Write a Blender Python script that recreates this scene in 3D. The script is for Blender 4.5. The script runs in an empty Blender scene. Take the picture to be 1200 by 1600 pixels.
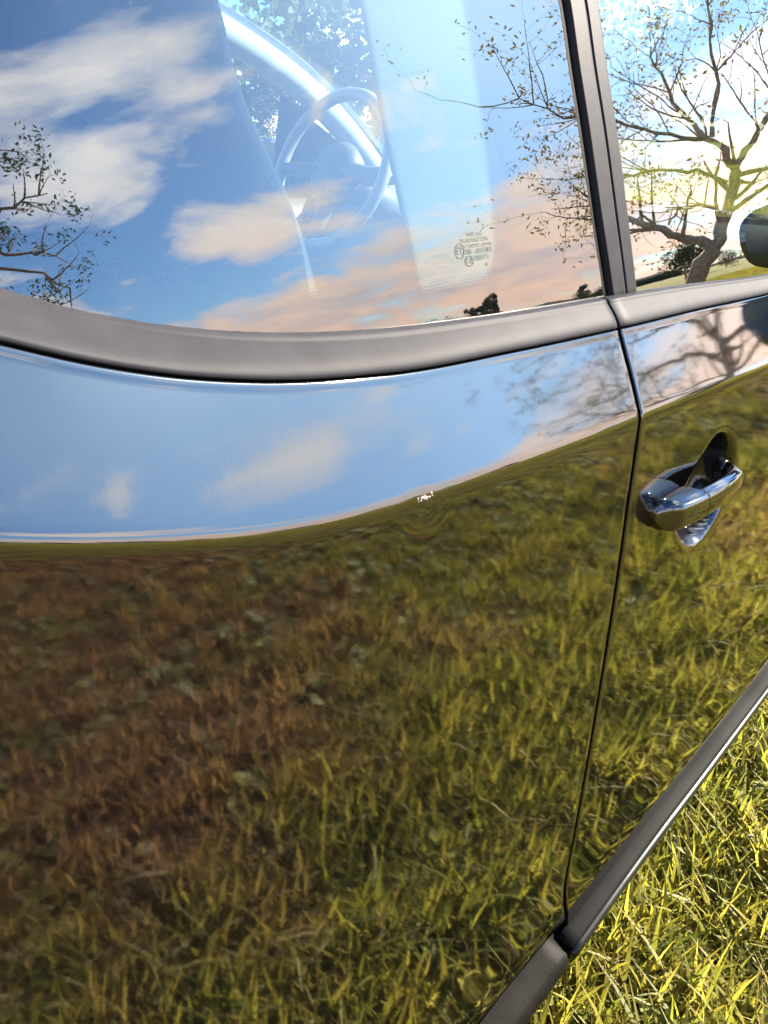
import bpy, bmesh, math, random, bisect
import numpy as np
from mathutils import Vector, Matrix
random.seed(7); RNG = np.random.default_rng(11)
SC = bpy.context.scene; COL = SC.collection
R = math.radians

# ------------------------------------------------------------------ camera
F_PX, IW, IH = 1202.0, 1200, 1600
D_CAM, Z_CAM = 0.24, 1.104          # metres from the car side, metres above ground
_N = np.array([-37., 2453., F_PX]); _N /= np.linalg.norm(_N)
_H = np.array([1250., -570., F_PX]); _H = _H - _N*(_H@_N); _H /= np.linalg.norm(_H)
_I = np.cross(_N, _H)
if _I[2] < 0: _I = -_I
BX, BY, BZ = _H, _I, -_N             # car forward / into car / up, in image axes (x right, y down, z forward)
cd = bpy.data.cameras.new('camera'); cam = bpy.data.objects.new('camera', cd); COL.objects.link(cam)
def img2w(v): return Vector((float(v@BX), float(v@BY), float(v@BZ)))
cx, cy, cz = img2w(np.array([1., 0, 0])), img2w(np.array([0, -1., 0])), img2w(np.array([0, 0, -1.]))
M3 = Matrix((cx, cy, cz)).transposed()
CAM = Vector((0, -D_CAM, Z_CAM))
cam.matrix_world = Matrix.Translation(CAM) @ M3.to_4x4()
cd.sensor_fit = 'HORIZONTAL'; cd.sensor_width = 36; cd.lens = 36*F_PX/IW
cd.clip_start = 0.02; cd.clip_end = 3000
SC.camera = cam
def ray(p): return img2w(np.array([p[0]-IW/2, p[1]-IH/2, F_PX])).normalized()

# ------------------------------------------------------------------ world, sun, exposure
SUN_AZ_X, SUN_EL = -32.0, 30.0      # degrees from +X (towards -Y when negative), elevation
sdir = Vector((math.cos(R(SUN_EL))*math.cos(R(SUN_AZ_X)), math.cos(R(SUN_EL))*math.sin(R(SUN_AZ_X)), math.sin(R(SUN_EL))))
w = bpy.data.worlds.new('World'); SC.world = w; w.use_nodes = True
nt = w.node_tree; nt.nodes.clear()
class NB:
    """tiny node builder"""
    def __init__(s, tree): s.t = tree
    def n(s, typ, **kw):
        nd = s.t.nodes.new(typ)
        for k, v in kw.items():
            if k == 'i':
                for kk, vv in v.items():
                    sk = nd.inputs[kk]
                    if isinstance(vv, bpy.types.NodeSocket): s.t.links.new(vv, sk)
                    else: sk.default_value = vv
            else: setattr(nd, k, v)
        return nd
    def m(s, op, a, b=0.0, c=0.0, clamp=False):
        nd = s.n('ShaderNodeMath', operation=op, use_clamp=clamp, i={0: a, 1: b, 2: c}); return nd.outputs[0]
    def noise(s, vec, scale, detail=4, rough=.55, dist=0.0):
        return s.n('ShaderNodeTexNoise', i={'Vector': vec, 'Scale': scale, 'Detail': detail, 'Roughness': rough, 'Distortion': dist}).outputs[0]
    def ramp(s, fac, *stops):
        nd = s.n('ShaderNodeValToRGB', i={0: fac}); e = nd.color_ramp.elements
        while len(e) < len(stops): e.new(0.5)
        for k, (p, c) in enumerate(stops):
            e[k].position = p
            e[k].color = (c, c, c, 1) if isinstance(c, (int, float)) else (*c, 1)
        return nd.outputs[0]
    def mix(s, fac, a, b):
        nd = s.n('ShaderNodeMix', data_type='RGBA')
        for sk, v in ((nd.inputs[0], fac), (nd.inputs[6], a), (nd.inputs[7], b)):
            if isinstance(v, bpy.types.NodeSocket): s.t.links.new(v, sk)
            else: sk.default_value = v if isinstance(v, (int, float)) else (*v, 1)
        return nd.outputs[2]
b = NB(nt)
# cloud banks: azimuth, elevation, half widths (degrees), amount (negative: a blue gap)
CLOUDS = [(-63, 20.5, 5, 3, .17), (-68, 20, 5, 3, .15), (-53, 26, 6, 1.3, .13), (-55, 30, 6, 1.4, .13), (-60, 28, 3, 1.1, .12), (-50, 15.5, 4, 1.2, .19), (-56.5, 13.2, 3.4, 1.2, .18),
          (-41, 6.5, 8, 3.6, .22), (-50, 6.5, 5, 2.4, .17), (-57, 4.5, 7, 1.6, .16), (-33, 6.5, 6, 4.5, .19), (-43.6, 29.5, 3.2, 1.0, .12, 54), (-45.6, 22.3, 3.0, .7, .12, 54), (-41.9, 20.6, 2.6, .8, .11, 66), (-39.5, 18.5, 3, 2, -.06), (-42.4, 25, 3.5, .9, -.10, 54),
          (-28, 13, 5, 3.0, .13), (-19, 8, 7, 3.6, .19), (-15, 15, 5, 2.0, .10), (-22, 11, 6, 1.6, -.10), (-59, 10.2, 7, 1.8, -.16), (-40, 14, 7, 2.2, -.12), (-47, 11, 4, 1.0, -.10), (-36, 25, 8, 6, -.12), (-49, 21, 4, 3, -.10),
          (-110, 15, 12, 5, .15), (-150, 22, 14, 4, .15), (120, 14, 15, 5, .15), (70, 20, 12, 4, .14), (30, 9, 14, 4, .14)]
sky = b.n('ShaderNodeTexSky', sky_type='NISHITA', sun_disc=False, sun_elevation=R(SUN_EL), sun_rotation=R(90-SUN_AZ_X),
          air_density=1.0, dust_density=.8, ozone_density=1.6, altitude=100)
tc = b.n('ShaderNodeTexCoord').outputs['Generated']
sp = b.n('ShaderNodeSeparateXYZ', i={0: tc})
dx, dy, dz = sp.outputs
inv = b.m('DIVIDE', 1.0, b.m('ADD', b.m('MAXIMUM', dz, 0.0), 0.22))
cp = b.n('ShaderNodeCombineXYZ', i={0: b.m('MULTIPLY', dx, inv), 1: b.m('MULTIPLY', dy, inv), 2: b.m('MULTIPLY', dz, 2.0)}).outputs[0]
cp = b.n('ShaderNodeVectorMath', operation='ADD', i={0: cp, 1: (3.7, 8.1, 0)}).outputs[0]
n1 = b.noise(cp, 2.1, 10, .58, .4)
sunoff = b.n('ShaderNodeVectorMath', operation='ADD', i={0: cp, 1: (sdir.x*.22, sdir.y*.22, -.25)}).outputs[0]
n2 = b.noise(sunoff, 2.1, 7, .58, .4)
low = b.ramp(dz, (0.0, .15), (.11, .12), (.26, .01), (.6, -.03))
nb = b.m('ADD', n1, b.m('SUBTRACT', low, .035))
az = b.m('MULTIPLY', b.m('ARCTAN2', dy, dx), 180/math.pi); el = b.m('MULTIPLY', b.m('ARCSINE', dz), 180/math.pi)
for cl in CLOUDS:
    ca, ce, wa, we, am = cl[:5]; qa, qe = b.m('SUBTRACT', az, ca), b.m('SUBTRACT', el, ce)
    if len(cl) > 5:
        c_, s_ = math.cos(R(cl[5])), math.sin(R(cl[5])); u_ = b.m('MULTIPLY_ADD', qa, c_, b.m('MULTIPLY', qe, s_)); qe = b.m('MULTIPLY_ADD', qe, c_, b.m('MULTIPLY', qa, -s_)); qa = u_
    qa = b.m('DIVIDE', qa, wa); qe = b.m('DIVIDE', qe, we)
    e_ = b.m('POWER', 2.71828, b.m('MULTIPLY', b.m('ADD', b.m('MULTIPLY', qa, qa), b.m('MULTIPLY', qe, qe)), -1.0))
    nb = b.m('MULTIPLY_ADD', e_, am, nb)
mask = b.ramp(nb, (.50, 0.0), (.58, .55), (.68, 1.0))
shade = b.m('MULTIPLY_ADD', b.m('SUBTRACT', n1, n2), 3.2, .62, clamp=True)
warm = b.ramp(dz, (0.0, (1.0, .66, .50)), (.14, (1.0, .79, .66)), (.30, (1.0, .97, .95)))
cool = b.ramp(dz, (0.0, (.60, .50, .50)), (.25, (.76, .75, .78)), (.4, (.84, .87, .92)))
ccol = b.mix(shade, cool, warm)
ccol = b.n('ShaderNodeVectorMath', operation='SCALE', i={0: ccol, 'Scale': 12.0}).outputs[0]
blue = b.n('ShaderNodeMix', data_type='RGBA', blend_type='MULTIPLY', i={0: 1.0, 6: sky.outputs[0], 7: (.50, .80, 1.16, 1)}).outputs[2]
skyc = b.mix(mask, blue, ccol)
bg = b.n('ShaderNodeBackground', i={'Color': skyc, 'Strength': 0.048})
wo = b.n('ShaderNodeOutputWorld'); nt.links.new(bg.outputs[0], wo.inputs[0])
sl = bpy.data.lights.new('sun', 'SUN'); sl.energy = 5.0; sl.angle = R(.5); sl.color = (1.0, .89, .74)
so = bpy.data.objects.new('sun', sl); COL.objects.link(so)
so.rotation_euler = sdir.to_track_quat('Z', 'Y').to_euler()
so.location = (6, -4, 6)
vs = SC.view_settings; vs.view_transform = 'Standard'; vs.look = 'None'; vs.gamma = 1; vs.use_curve_mapping = False
vs.exposure = 3.1
SC.cycles.use_denoising = True
SC.cycles.max_bounces = 10; SC.cycles.glossy_bounces = 5; SC.cycles.transparent_max_bounces = 24
SC.cycles.diffuse_bounces = 2; SC.cycles.transmission_bounces = 4
SC.cycles.sample_clamp_indirect = 12
SC.cycles.use_adaptive_sampling = True; SC.cycles.adaptive_threshold = .03

# ------------------------------------------------------------------ materials
def newmat(name):
    m = bpy.data.materials.new(name); m.use_nodes = True; m.node_tree.nodes.clear()
    return m, NB(m.node_tree)
def out(m, b, sh): b.t.links.new(sh, b.n('ShaderNodeOutputMaterial').inputs[0]); return m
def pos(b): return b.n('ShaderNodeNewGeometry').outputs['Position']
def bump(b, h, dist, strength=1.0): return b.n('ShaderNodeBump', i={'Height': h, 'Distance': dist, 'Strength': strength}).outputs[0]
def pbr(name, col, rough=.5, spec=.5, metal=0.0, var=.25, scale=30., bscale=None, bdist=0.0, ior=1.5, coat=0.0, rvar=0.0):
    m, b = newmat(name); p = pos(b)
    c = col
    if var:
        n = b.noise(p, scale, 5)
        c = b.mix(b.ramp(n, (.3, 0.), (.7, 1.)), [x*(1-var) for x in col], [min(1, x*(1+var)) for x in col])
    else: c = (*col, 1)
    kw = {'Base Color': c, 'Roughness': rough, 'Specular IOR Level': spec, 'Metallic': metal, 'IOR': ior, 'Coat Weight': coat}
    if rvar:
        kw['Roughness'] = b.m('MULTIPLY_ADD', b.noise(p, scale*.4, 6), rvar, rough-rvar*.5)
    if bscale: kw['Normal'] = bump(b, b.noise(p, bscale, 3), bdist)
    pr = b.n('ShaderNodeBsdfPrincipled', i=kw)
    return out(m, b, pr.outputs[0])

def paint():
    m, b = newmat('black_paint'); p = pos(b)
    peel = b.noise(p, 330., 2, .5)
    wave = b.noise(p, 26., 2, .5)
    h = b.m('MULTIPLY_ADD', wave, .25, b.m('MULTIPLY', peel, .034))
    nrm = bump(b, h, .0006, .35)
    dust = b.ramp(b.noise(p, 700., 2, .6), (.73, 0.), (.78, 1.))
    smear = b.ramp(b.noise(p, 9., 6, .6), (.4, 0.), (.75, 1.))
    fac = b.m('MULTIPLY_ADD', dust, .020, b.m('MULTIPLY', smear, .0012))
    base = b.n('ShaderNodeBsdfDiffuse', i={'Color': (.30, .27, .23, 1)})
    gl = b.n('ShaderNodeBsdfPrincipled', i={'Base Color': (.0006, .0006, .0008, 1), 'Roughness': .040, 'IOR': 1.95, 'Normal': nrm})
    mx = b.n('ShaderNodeMixShader', i={0: fac, 1: gl.outputs[0], 2: base.outputs[0]})
    return out(m, b, mx.outputs[0])
PAINT = paint()

def glassmat(name, tint, ior):
    m, b = newmat(name); p = pos(b)
    nrm = bump(b, b.noise(p, 14., 2, .5), .0006, .12)
    ge = b.n('ShaderNodeNewGeometry')
    cs = b.m('ABSOLUTE', b.n('ShaderNodeVectorMath', operation='DOT_PRODUCT', i={0: ge.outputs['Incoming'], 1: ge.outputs['Normal']}).outputs['Value'])
    f0 = ((ior-1)/(ior+1))**2
    fr = b.n('ShaderNodeMath', operation='MULTIPLY_ADD', i={0: b.m('POWER', b.m('SUBTRACT', 1.0, cs, clamp=True), 5.0), 1: 1-f0, 2: f0})
    tr = b.n('ShaderNodeBsdfTransparent', i={'Color': (*tint, 1)})
    gl = b.n('ShaderNodeBsdfGlossy', i={'Color': (1, 1, 1, 1), 'Roughness': 0.0, 'Normal': nrm})
    mx = b.n('ShaderNodeMixShader', i={0: fr.outputs[0], 1: tr.outputs[0], 2: gl.outputs[0]})
    spots = b.ramp(b.noise(p, 420., 2, .6), (.72, 0.), (.78, 1.))
    smear = b.ramp(b.noise(p, 22., 5, .6), (.55, 0.), (.85, 1.))
    df = b.n('ShaderNodeBsdfDiffuse', i={'Color': (.5, .47, .42, 1)})
    mx2 = b.n('ShaderNodeMixShader', i={0: b.m('MULTIPLY_ADD', spots, .035, b.m('MULTIPLY', smear, .012)), 1: mx.outputs[0], 2: df.outputs[0]})
    return out(m, b, mx2.outputs[0])
GLASS = glassmat('window_glass', (.80, .90, .88), 2.2)
def plain():
    m, b = newmat('glass_inner_face'); return out(m, b, b.n('ShaderNodeBsdfTransparent', i={'Color': (.97, .99, .98, 1)}).outputs[0])
GLASS_IN = plain()
GLASS_CLEAR = glassmat('clear_glass', (.62, .70, .68), 1.45)
GLASS_DOOR = glassmat('door_glass', (.40, .47, .38), 2.6)

def fritmat():
    m, b = newmat('black_frit')
    uv = b.n('ShaderNodeUVMap', uv_map='UVMap').outputs[0]
    at = b.n('ShaderNodeAttribute', attribute_name='edge').outputs['Fac']   # 0 at inner edge of dots .. 1 solid
    s = b.n('ShaderNodeSeparateXYZ', i={0: uv})
    u, v = s.outputs[0], s.outputs[1]
    pitch = .0021
    def lattice(o):
        a = b.m('SUBTRACT', b.m('FRACT', b.m('ADD', b.m('DIVIDE', u, pitch), o)), .5)
        c = b.m('MULTIPLY', b.m('SUBTRACT', b.m('FRACT', b.m('ADD', b.m('DIVIDE', v, pitch*1.732), o)), .5), 1.732)
        return b.m('SQRT', b.m('ADD', b.m('MULTIPLY', a, a), b.m('MULTIPLY', c, c)))
    dist = b.m('MINIMUM', lattice(0.), lattice(.5))          # 0 at dot centre
    rad = b.m('MULTIPLY', b.m('MULTIPLY_ADD', b.m('MINIMUM', at, 1.0), .58, .12), b.m('GREATER_THAN', at, 0.0))
    al = b.m('LESS_THAN', dist, rad)
    df = b.n('ShaderNodeBsdfDiffuse', i={'Color': (.0025, .0025, .003, 1)})
    tr = b.n('ShaderNodeBsdfTransparent')
    mx = b.n('ShaderNodeMixShader', i={0: al, 1: tr.outputs[0], 2: df.outputs[0]})
    return out(m, b, mx.outputs[0])
FRIT = fritmat()
TRIM = pbr('satin_grey_trim', (.0155, .0157, .0190), .50, .03, var=.12, scale=60, bscale=1400, bdist=.00003, rvar=.05, ior=1.5)
RUBBER = pbr('black_rubber', (.003, .003, .003), .7, .05, var=.2)
GAPM = pbr('gap_shade', (.003, .003, .003), .9, .0, var=0)  # near-black colour standing in for the shade inside panel gaps
STRIPM = pbr('dark_satin_strip', (.005, .005, .004), .26, .14, var=.35, scale=60, bscale=500, bdist=.0001, rvar=.12, ior=1.7)
SKIRTM = pbr('dusty_dark_skirt', (.0036, .0033, .0026), .50, .04, var=.45, scale=45, bscale=700, bdist=.0003, rvar=.2)
CUPM = pbr('black_plastic', (.006, .006, .007), .12, .5, var=0)
LEATHER = pbr('dark_leather', (.024, .027, .031), .38, .5, var=.15, bscale=520, bdist=.0011)
LIGHTTRIM = pbr('pale_grained_trim', (.74, .76, .76), .6, .3, var=.05, bscale=800, bdist=.0006)
HEADLINER = pbr('pale_headliner', (.50, .50, .48), .9, .1, var=.08, scale=200)
DASH = pbr('dark_dashboard', (.03, .03, .032), .55, .4, var=.1, bscale=900, bdist=.0004)
RIMM = pbr('wheel_rim_leather', (.15, .15, .145), .30, .6, var=.1)
PILLARM = pbr('grey_grained_pillar', (.036, .048, .051), .8, .0, var=.06, bscale=800, bdist=.0005)
PILTRIM = pbr('grey_pillar_trim', (.20, .22, .23), .7, .2, var=.06)
STITCH = pbr('pale_stitch', (.6, .6, .58), .8, .2, var=0)
TYRE = pbr('tyre_rubber', (.02, .02, .02), .8, .2, var=.2)
ALLOY = pbr('alloy', (.55, .55, .56), .3, .5, metal=.9, var=.1)
MIRRORM = pbr('tinted_mirror', (.05, .07, .08), .06, .5, metal=1.0, var=.05)
REDL = pbr('red_lamp', (.35, .01, .01), .1, .6, var=.1)
CLEARL = pbr('lamp_lens', (.55, .57, .6), .08, .8, var=.1)
PRINT = pbr('black_print', (.02, .022, .022), .7, .2, var=0)
PRIMER = pbr('chipped_pale_primer', (.40, .36, .34), .55, .4, var=.3, scale=700, bscale=900, bdist=.0006)

# ------------------------------------------------------------------ mesh helpers
def link(o, parent=None):
    COL.objects.link(o)
    if parent is not None: o.parent = parent
    return o
def mesh(name, verts, faces, mat, parent=None, smooth=True):
    me = bpy.data.meshes.new(name); me.from_pydata([tuple(v) for v in verts], [], faces); me.update()
    me.materials.append(mat)
    if smooth: me.polygons.foreach_set('use_smooth', [True]*len(me.polygons))
    return link(bpy.data.objects.new(name, me), parent)
def gridfaces(nr, nc, closed=False, o=0, flip=False):
    fs = []
    for i in range(nr-1):
        for j in range(nc if closed else nc-1):
            k = (j+1) % nc
            q = (o+i*nc+j, o+i*nc+k, o+(i+1)*nc+k, o+(i+1)*nc+j)
            fs.append(q[::-1] if flip else q)
    return fs
def loft(name, rows, mat, parent=None, closed=False, flip=False, smooth=True, caps=False):
    nc = len(rows[0]); vs = [p for r in rows for p in r]
    fs = gridfaces(len(rows), nc, closed, 0, flip)
    if caps: fs += [tuple(range(nc))[::-1], tuple(range(len(vs)-nc, len(vs)))]
    return mesh(name, vs, fs, mat, parent, smooth)
def tube(pts, rad, n=8, closed_path=False):
    """verts, faces of a tube along a polyline; rad a number or a list"""
    pts = [Vector(p) for p in pts]; m = len(pts); rad = [rad]*m if isinstance(rad, (int, float)) else rad
    vs, up = [], Vector((0.31, 0.17, 0.93))
    for i, p in enumerate(pts):
        a = pts[(i-1) % m] if closed_path else pts[max(i-1, 0)]
        c = pts[(i+1) % m] if closed_path else pts[min(i+1, m-1)]
        t = (c-a).normalized(); s = t.cross(up)
        if s.length < 1e-3: s = t.cross(Vector((1, 0, 0)))
        s.normalize(); up = s.cross(t).normalized()
        for k in range(n):
            an = 2*math.pi*k/n
            vs.append(p + (s*math.cos(an)+up*math.sin(an))*rad[i])
    fs = gridfaces(m, n, True)
    if closed_path:
        for j in range(n): fs.append(((m-1)*n+j, (m-1)*n+(j+1) % n, (j+1) % n, j))
    else: fs += [tuple(range(n))[::-1], tuple(range((m-1)*n, m*n))]
    return vs, fs
def tubeobj(name, pts, rad, mat, parent, n=10, closed=False): v, f = tube(pts, rad, n, closed); return mesh(name, v, f, mat, parent)
def box(name, lo, hi, mat, parent, bev=.01, seg=3):
    bm = bmesh.new(); bmesh.ops.create_cube(bm, size=1)
    for v in bm.verts: v.co = [lo[k]+(v.co[k]+.5)*(hi[k]-lo[k]) for k in range(3)]
    if bev: bmesh.ops.bevel(bm, geom=bm.edges[:], offset=bev, segments=seg, affect='EDGES', profile=.5)
    me = bpy.data.meshes.new(name); bm.to_mesh(me); bm.free(); me.materials.append(mat)
    me.polygons.foreach_set('use_smooth', [True]*len(me.polygons))
    return link(bpy.data.objects.new(name, me), parent)
def empty(name, loc, label, cat, group=None):
    o = bpy.data.objects.new(name, None); o.empty_display_size = .1; COL.objects.link(o); o.location = loc
    o['label'] = label; o['category'] = cat
    if group: o['group'] = group
    return o
def tag(o, label=None, cat=None, group=None, kind=None):
    if label: o['label'] = label
    if cat: o['category'] = cat
    if group: o['group'] = group
    if kind: o['kind'] = kind
    return o
class Curve1D:
    """monotone cubic through points"""
    def __init__(s, pts):
        pts = sorted(pts); s.x = np.array([p[0] for p in pts], float); s.y = np.array([p[1] for p in pts], float)
        h = np.diff(s.x); d = np.diff(s.y)/h; m = np.zeros(len(s.x)); m[0], m[-1] = d[0], d[-1]
        m[1:-1] = (d[:-1]*h[1:]+d[1:]*h[:-1])/(h[1:]+h[:-1]); s.m = m; s.h = h
        s.X, s.Y, s.M_ = [float(v) for v in s.x], [float(v) for v in s.y], [float(v) for v in m]
    def __call__(s, x):
        X, Y, M_ = s.X, s.Y, s.M_
        if x <= X[0]: return Y[0]+M_[0]*(x-X[0])
        if x >= X[-1]: return Y[-1]+M_[-1]*(x-X[-1])
        i = bisect.bisect_right(X, x)-1; h = X[i+1]-X[i]; t = (x-X[i])/h
        return (2*t**3-3*t*t+1)*Y[i]+(t**3-2*t*t+t)*h*M_[i]+(-2*t**3+3*t*t)*Y[i+1]+(t**3-t*t)*h*M_[i+1]

# ------------------------------------------------------------------ car side surface
W_CAR = 1.66
TSH = math.tan(R(28.5))             # inward lean of the shoulder above the crease
def P(x): return .022*(x-.75)**2 + (.10*max(0, x-2.55)**2) + (.12*max(0, -.45-x)**2)
def on(p, yf, it=30):
    """where the ray of a photo pixel meets the surface y = yf(x, z)"""
    d = ray(p); y = .02
    for _ in range(it):
        s = (y-CAM.y)/d.y; q = CAM+d*s; y = .5*y+.5*yf(q.x, q.z)
    return q
crease_px = [(0, 846), (100, 849), (200, 849), (300, 846), (400, 838), (500, 822), (600, 797), (680, 772), (800, 730), (900, 693), (1000, 652), (1100, 612), (1200, 572)]
cp_ = [on(p, lambda x, z: P(x)) for p in crease_px]
zc = Curve1D([(q.x, q.z) for q in cp_] + [(-.10, 1.035), (-.35, 1.075), (-.75, 1.09), (-1.0, 1.09), (1.3, .875), (1.9, .845), (2.6, .78), (3.2, .70)])
belt_px = [(0, 529), (100, 553), (250, 579), (400, 590), (600, 580), (800, 545), (966, 510), (1080, 483), (1200, 457)]
bp_ = [on(p, lambda x, z: P(x)+TSH*(z-zc(x))) for p in belt_px]
zb = Curve1D([(q.x, q.z) for q in bp_] + [(-.10, 1.115), (-.35, 1.15), (-.75, 1.165), (-1.0, 1.165), (1.4, .945), (1.9, .925), (2.6, .86), (3.2, .78)])
SA, SB, WC = .020, .13, .0022
def softplus(t): return t if t > 30 else (0 if t < -30 else math.log1p(math.exp(t)))
Z_SILL = .30
CHIP = on((662, 781), lambda x, z: P(x))
def ylow(x, z):
    u = z-zc(x); m = min(u, 0)
    y = P(x) + SA*u + SB/2*m*m + (TSH-SA)*WC*softplus(u/WC)
    y -= .005*math.exp(-max(0, z-.29)/.030)
    return y
def yG(x, z): return P(x)+.050+.163*(z-.97)+.30*max(0, z-.97)**2
def glassN(x, z):
    e = 1e-3
    gx = (yG(x+e, z)-yG(x-e, z))/(2*e); gz = (yG(x, z+e)-yG(x, z-e))/(2*e)
    return Vector((gx, -1, gz)).normalized()
def reflect_px(p):
    """direction in which the photo pixel looks after the side glass"""
    q = on(p, yG); n = glassN(q.x, q.z); d = ray(p); return d-2*d.dot(n)*n
glass_px = [(0, 463), (100, 491), (200, 510), (300, 522), (400, 527), (550, 523), (700, 507), (850, 484), (945, 467), (1000, 458), (1200, 431)]
gp_ = [on(p, yG) for p in glass_px]
zg = Curve1D([(q.x, q.z) for q in gp_] + [(-.02, 1.115), (-.15, 1.17), (-.30, 1.21), (1.4, .957), (1.9, .95)])
# gap between quarter panel and door: x as a function of z
def ysurf(x, z): return ylow(x, z)
gap_px = [(967, 511), (985, 580), (1001, 650), (992, 720), (966, 900), (931, 1120), (901, 1290), (883, 1400), (886, 1452)]
gp2 = [on(p, ysurf) for p in gap_px]
xgap = Curve1D([(q.z, q.x) for q in gp2] + [(gp2[-1].z-.06, gp2[-1].x+.03)])
Z_DOORBOT = gp2[-1].z-.035
XF = 1.66                            # front edge of the door

car = empty('car', (0.9, .83, 0), 'glossy black three-door car with grey window trims parked on the grass', 'car')
car_inv = Matrix.Translation((-0.9, -.83, 0))
def C(o, parent=None):
    """parent to the car keeping world place"""
    o.parent = parent or car
    o.matrix_parent_inverse = car_inv if o.parent is car else Matrix.Identity(4)
    return o
door = empty('door', (0, 0, 0), 'black car door with a pull handle', 'door'); del door['category']; del door['label']
C(door)

def arch(x):
    """lower edge of the painted side"""
    z = Z_SILL-.02
    for xc in (-.22, 2.36):
        if abs(x-xc) < .352: z = max(z, .31+math.sqrt(.352**2-(x-xc)**2))
    return z
def row_spec(nlow):
    sp_ = [(0, f) for f in np.linspace(0, 1, nlow)[:-1]]
    sp_ += [(1, o) for o in list(np.linspace(-.02, -.007, 6))[:-1]+list(np.linspace(-.007, .007, 19))+list(np.linspace(.007, .02, 6))[1:]]
    sp_ += [(2, f) for f in np.linspace(0, 1, 16)[1:]]
    return [(k, float(v)) for k, v in sp_]
def row_z(x, zlo, k, v):
    c = zc(x)
    if k == 0: return zlo+v*(c-.02-zlo)
    if k == 1: return c+v
    return c+.02+v*(zb(x)-.005-c-.02)
def roll_top(x, yy, zt):
    """rounded top edge of the shoulder: from the shoulder's lean over to flat and down inside"""
    r = .0035; t0 = R(28.5); ps = []
    # centre of the roll circle lies inside the sheet
    cy_, cz_ = yy+r*math.cos(t0), zt-r*math.sin(t0)
    for k in range(1, 7):
        a = t0+(R(115)-t0)*k/6
        ps.append((cy_-r*math.cos(a), cz_+r*math.sin(a)))
    ps.append((ps[-1][0]+.006, ps[-1][1]-.010))
    return ps
def dent(x, z):
    r2 = (x-CHIP.x)**2+(z-CHIP.z+.003)**2
    return .0004*math.exp(-r2/(2*.009**2))
def side_panel(xs, zlo_of, nlow, edge_l, edge_r, extra=None):
    """xs: stations (x, None) or (x fixed end, fraction, gap offset) measured from the door gap. Rolled edges at both ends."""
    spec = row_spec(nlow); cols = []
    for st_ in xs:
        col = []
        for (k, v) in spec:
            if st_[1] is None: x = st_[0]; z = row_z(x, zlo_of(x), k, v)
            else:
                x = .55
                for _ in range(3):
                    z = row_z(x, zlo_of(x), k, v); x = st_[0]+st_[1]*(xgap(z)+st_[2]-st_[0])
            col.append((x, z))
        cols.append(col)
    out_cols = []
    for j, col in enumerate(cols):
        pts = []
        for (x, z) in col:
            y = ylow(x, z)+(extra(x, z) if extra else 0)
            pts.append(Vector((x, y, z)))
        xt, zt = col[-1]
        for (yy, zz) in roll_top(xt, pts[-1].y, zb(xt)-.0035): pts.append(Vector((xt, yy, zz)))
        out_cols.append(pts)
    r = .0016
    def rolled(pts, sgn):
        res = []
        for k in range(1, 6):
            a = math.pi/2*k/5
            res.append([p+Vector((sgn*r*math.sin(a), r*(1-math.cos(a)), 0)) for p in pts])
        res.append([p+Vector((sgn*r, .016, 0)) for p in pts])
        return res
    if edge_l: out_cols = rolled(out_cols[0], -1)[::-1]+out_cols
    if edge_r: out_cols = out_cols+rolled(out_cols[-1], 1)
    return out_cols
def panel_obj(name, cols, parent, dl=0, dr=0):
    o = loft(name, cols, PAINT, None, flip=True); o.data.materials.append(GAPM); nr = len(cols[0])-1; nf = (len(cols)-1)*nr
    mi = [0]*nf  # inner edge walls get the painted gap shade
    for k in range(dl*nr): mi[k] = 1
    for k in range(nf-dr*nr, nf): mi[k] = 1
    o.data.polygons.foreach_set('material_index', mi)
    return C(o, parent)

# quarter panel: rear bumper edge to the door gap
base_q = list(np.linspace(-.80, -.60, 8))+list(np.linspace(-.58, .16, 110))+list(np.linspace(.165, .45, 100))+list(np.linspace(.455, 1.0, 2))[:1]
xs_q = [(x, None) for x in base_q if x < .44]+[(.445, f, -.0044) for f in np.linspace(0, 1, 26)]
qcols = side_panel(xs_q, arch, 60, False, True, dent)
quarter = panel_obj('quarter_panel', qcols, None, 0, 2); tag(quarter, 'black rear quarter panel with a chipped dent on its crease')

# door skin with the cup behind the handle
HX0, HX1 = .590, .780
CUPC = (.726, .791)
def cup(x, z):
    a, c = (x-CUPC[0])/.068, (z-CUPC[1])/.060
    if x < CUPC[0]: c /= max(.40, 1-.50*((CUPC[0]-x)/.075)**1.4)
    r = math.sqrt(a*a+c*c)
    return .046*(1/(1+math.exp((r-.93)/.020)))*(1-.30*min(1, r*r)) if r < 1.5 else 0
xs_d = [(.63, f, .0044) for f in np.linspace(1, 0, 18)[:-1]]+[(x, None) for x in list(np.linspace(.63, .81, 90))+list(np.linspace(.83, XF-.004, 50))]
def zlo_d(x): return Z_DOORBOT
dcols = side_panel(xs_d, zlo_d, 190, True, True, cup)
dskin = panel_obj('door_skin', dcols, door, 2, 2)
dskin.data.materials.append(CUPM)
for f_ in dskin.data.polygons:
    c_ = f_.center
    if abs(c_.x-CUPC[0]) < .09 and abs(c_.z-CUPC[1]) < .08 and cup(c_.x, c_.z) > .006: f_.material_index = 2
# front wing
xs_f = [(x, None) for x in list(np.linspace(XF+.004, 1.95, 16))+list(np.linspace(1.97, 2.78, 80))+list(np.linspace(2.8, 3.12, 12))]
panel_obj('front_wing', side_panel(xs_f, arch, 30, True, False), None, 2, 0)
# dark sheet behind the panel gaps, their shade put in as colour
for nm, xf, z0, z1 in (('gap_shade_sheet', xgap, .27, .965), ('gap_shade_sheet', lambda z: XF, .27, .95)):
    rows = []
    for z in np.linspace(z0, z1, 40):
        x = xf(z); y = ylow(x, min(z, zb(x)-.004))+.0165
        rows.append([(x-.02, y, z), (x+.02, y, z)])
    C(loft(nm, rows, GAPM))
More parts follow.
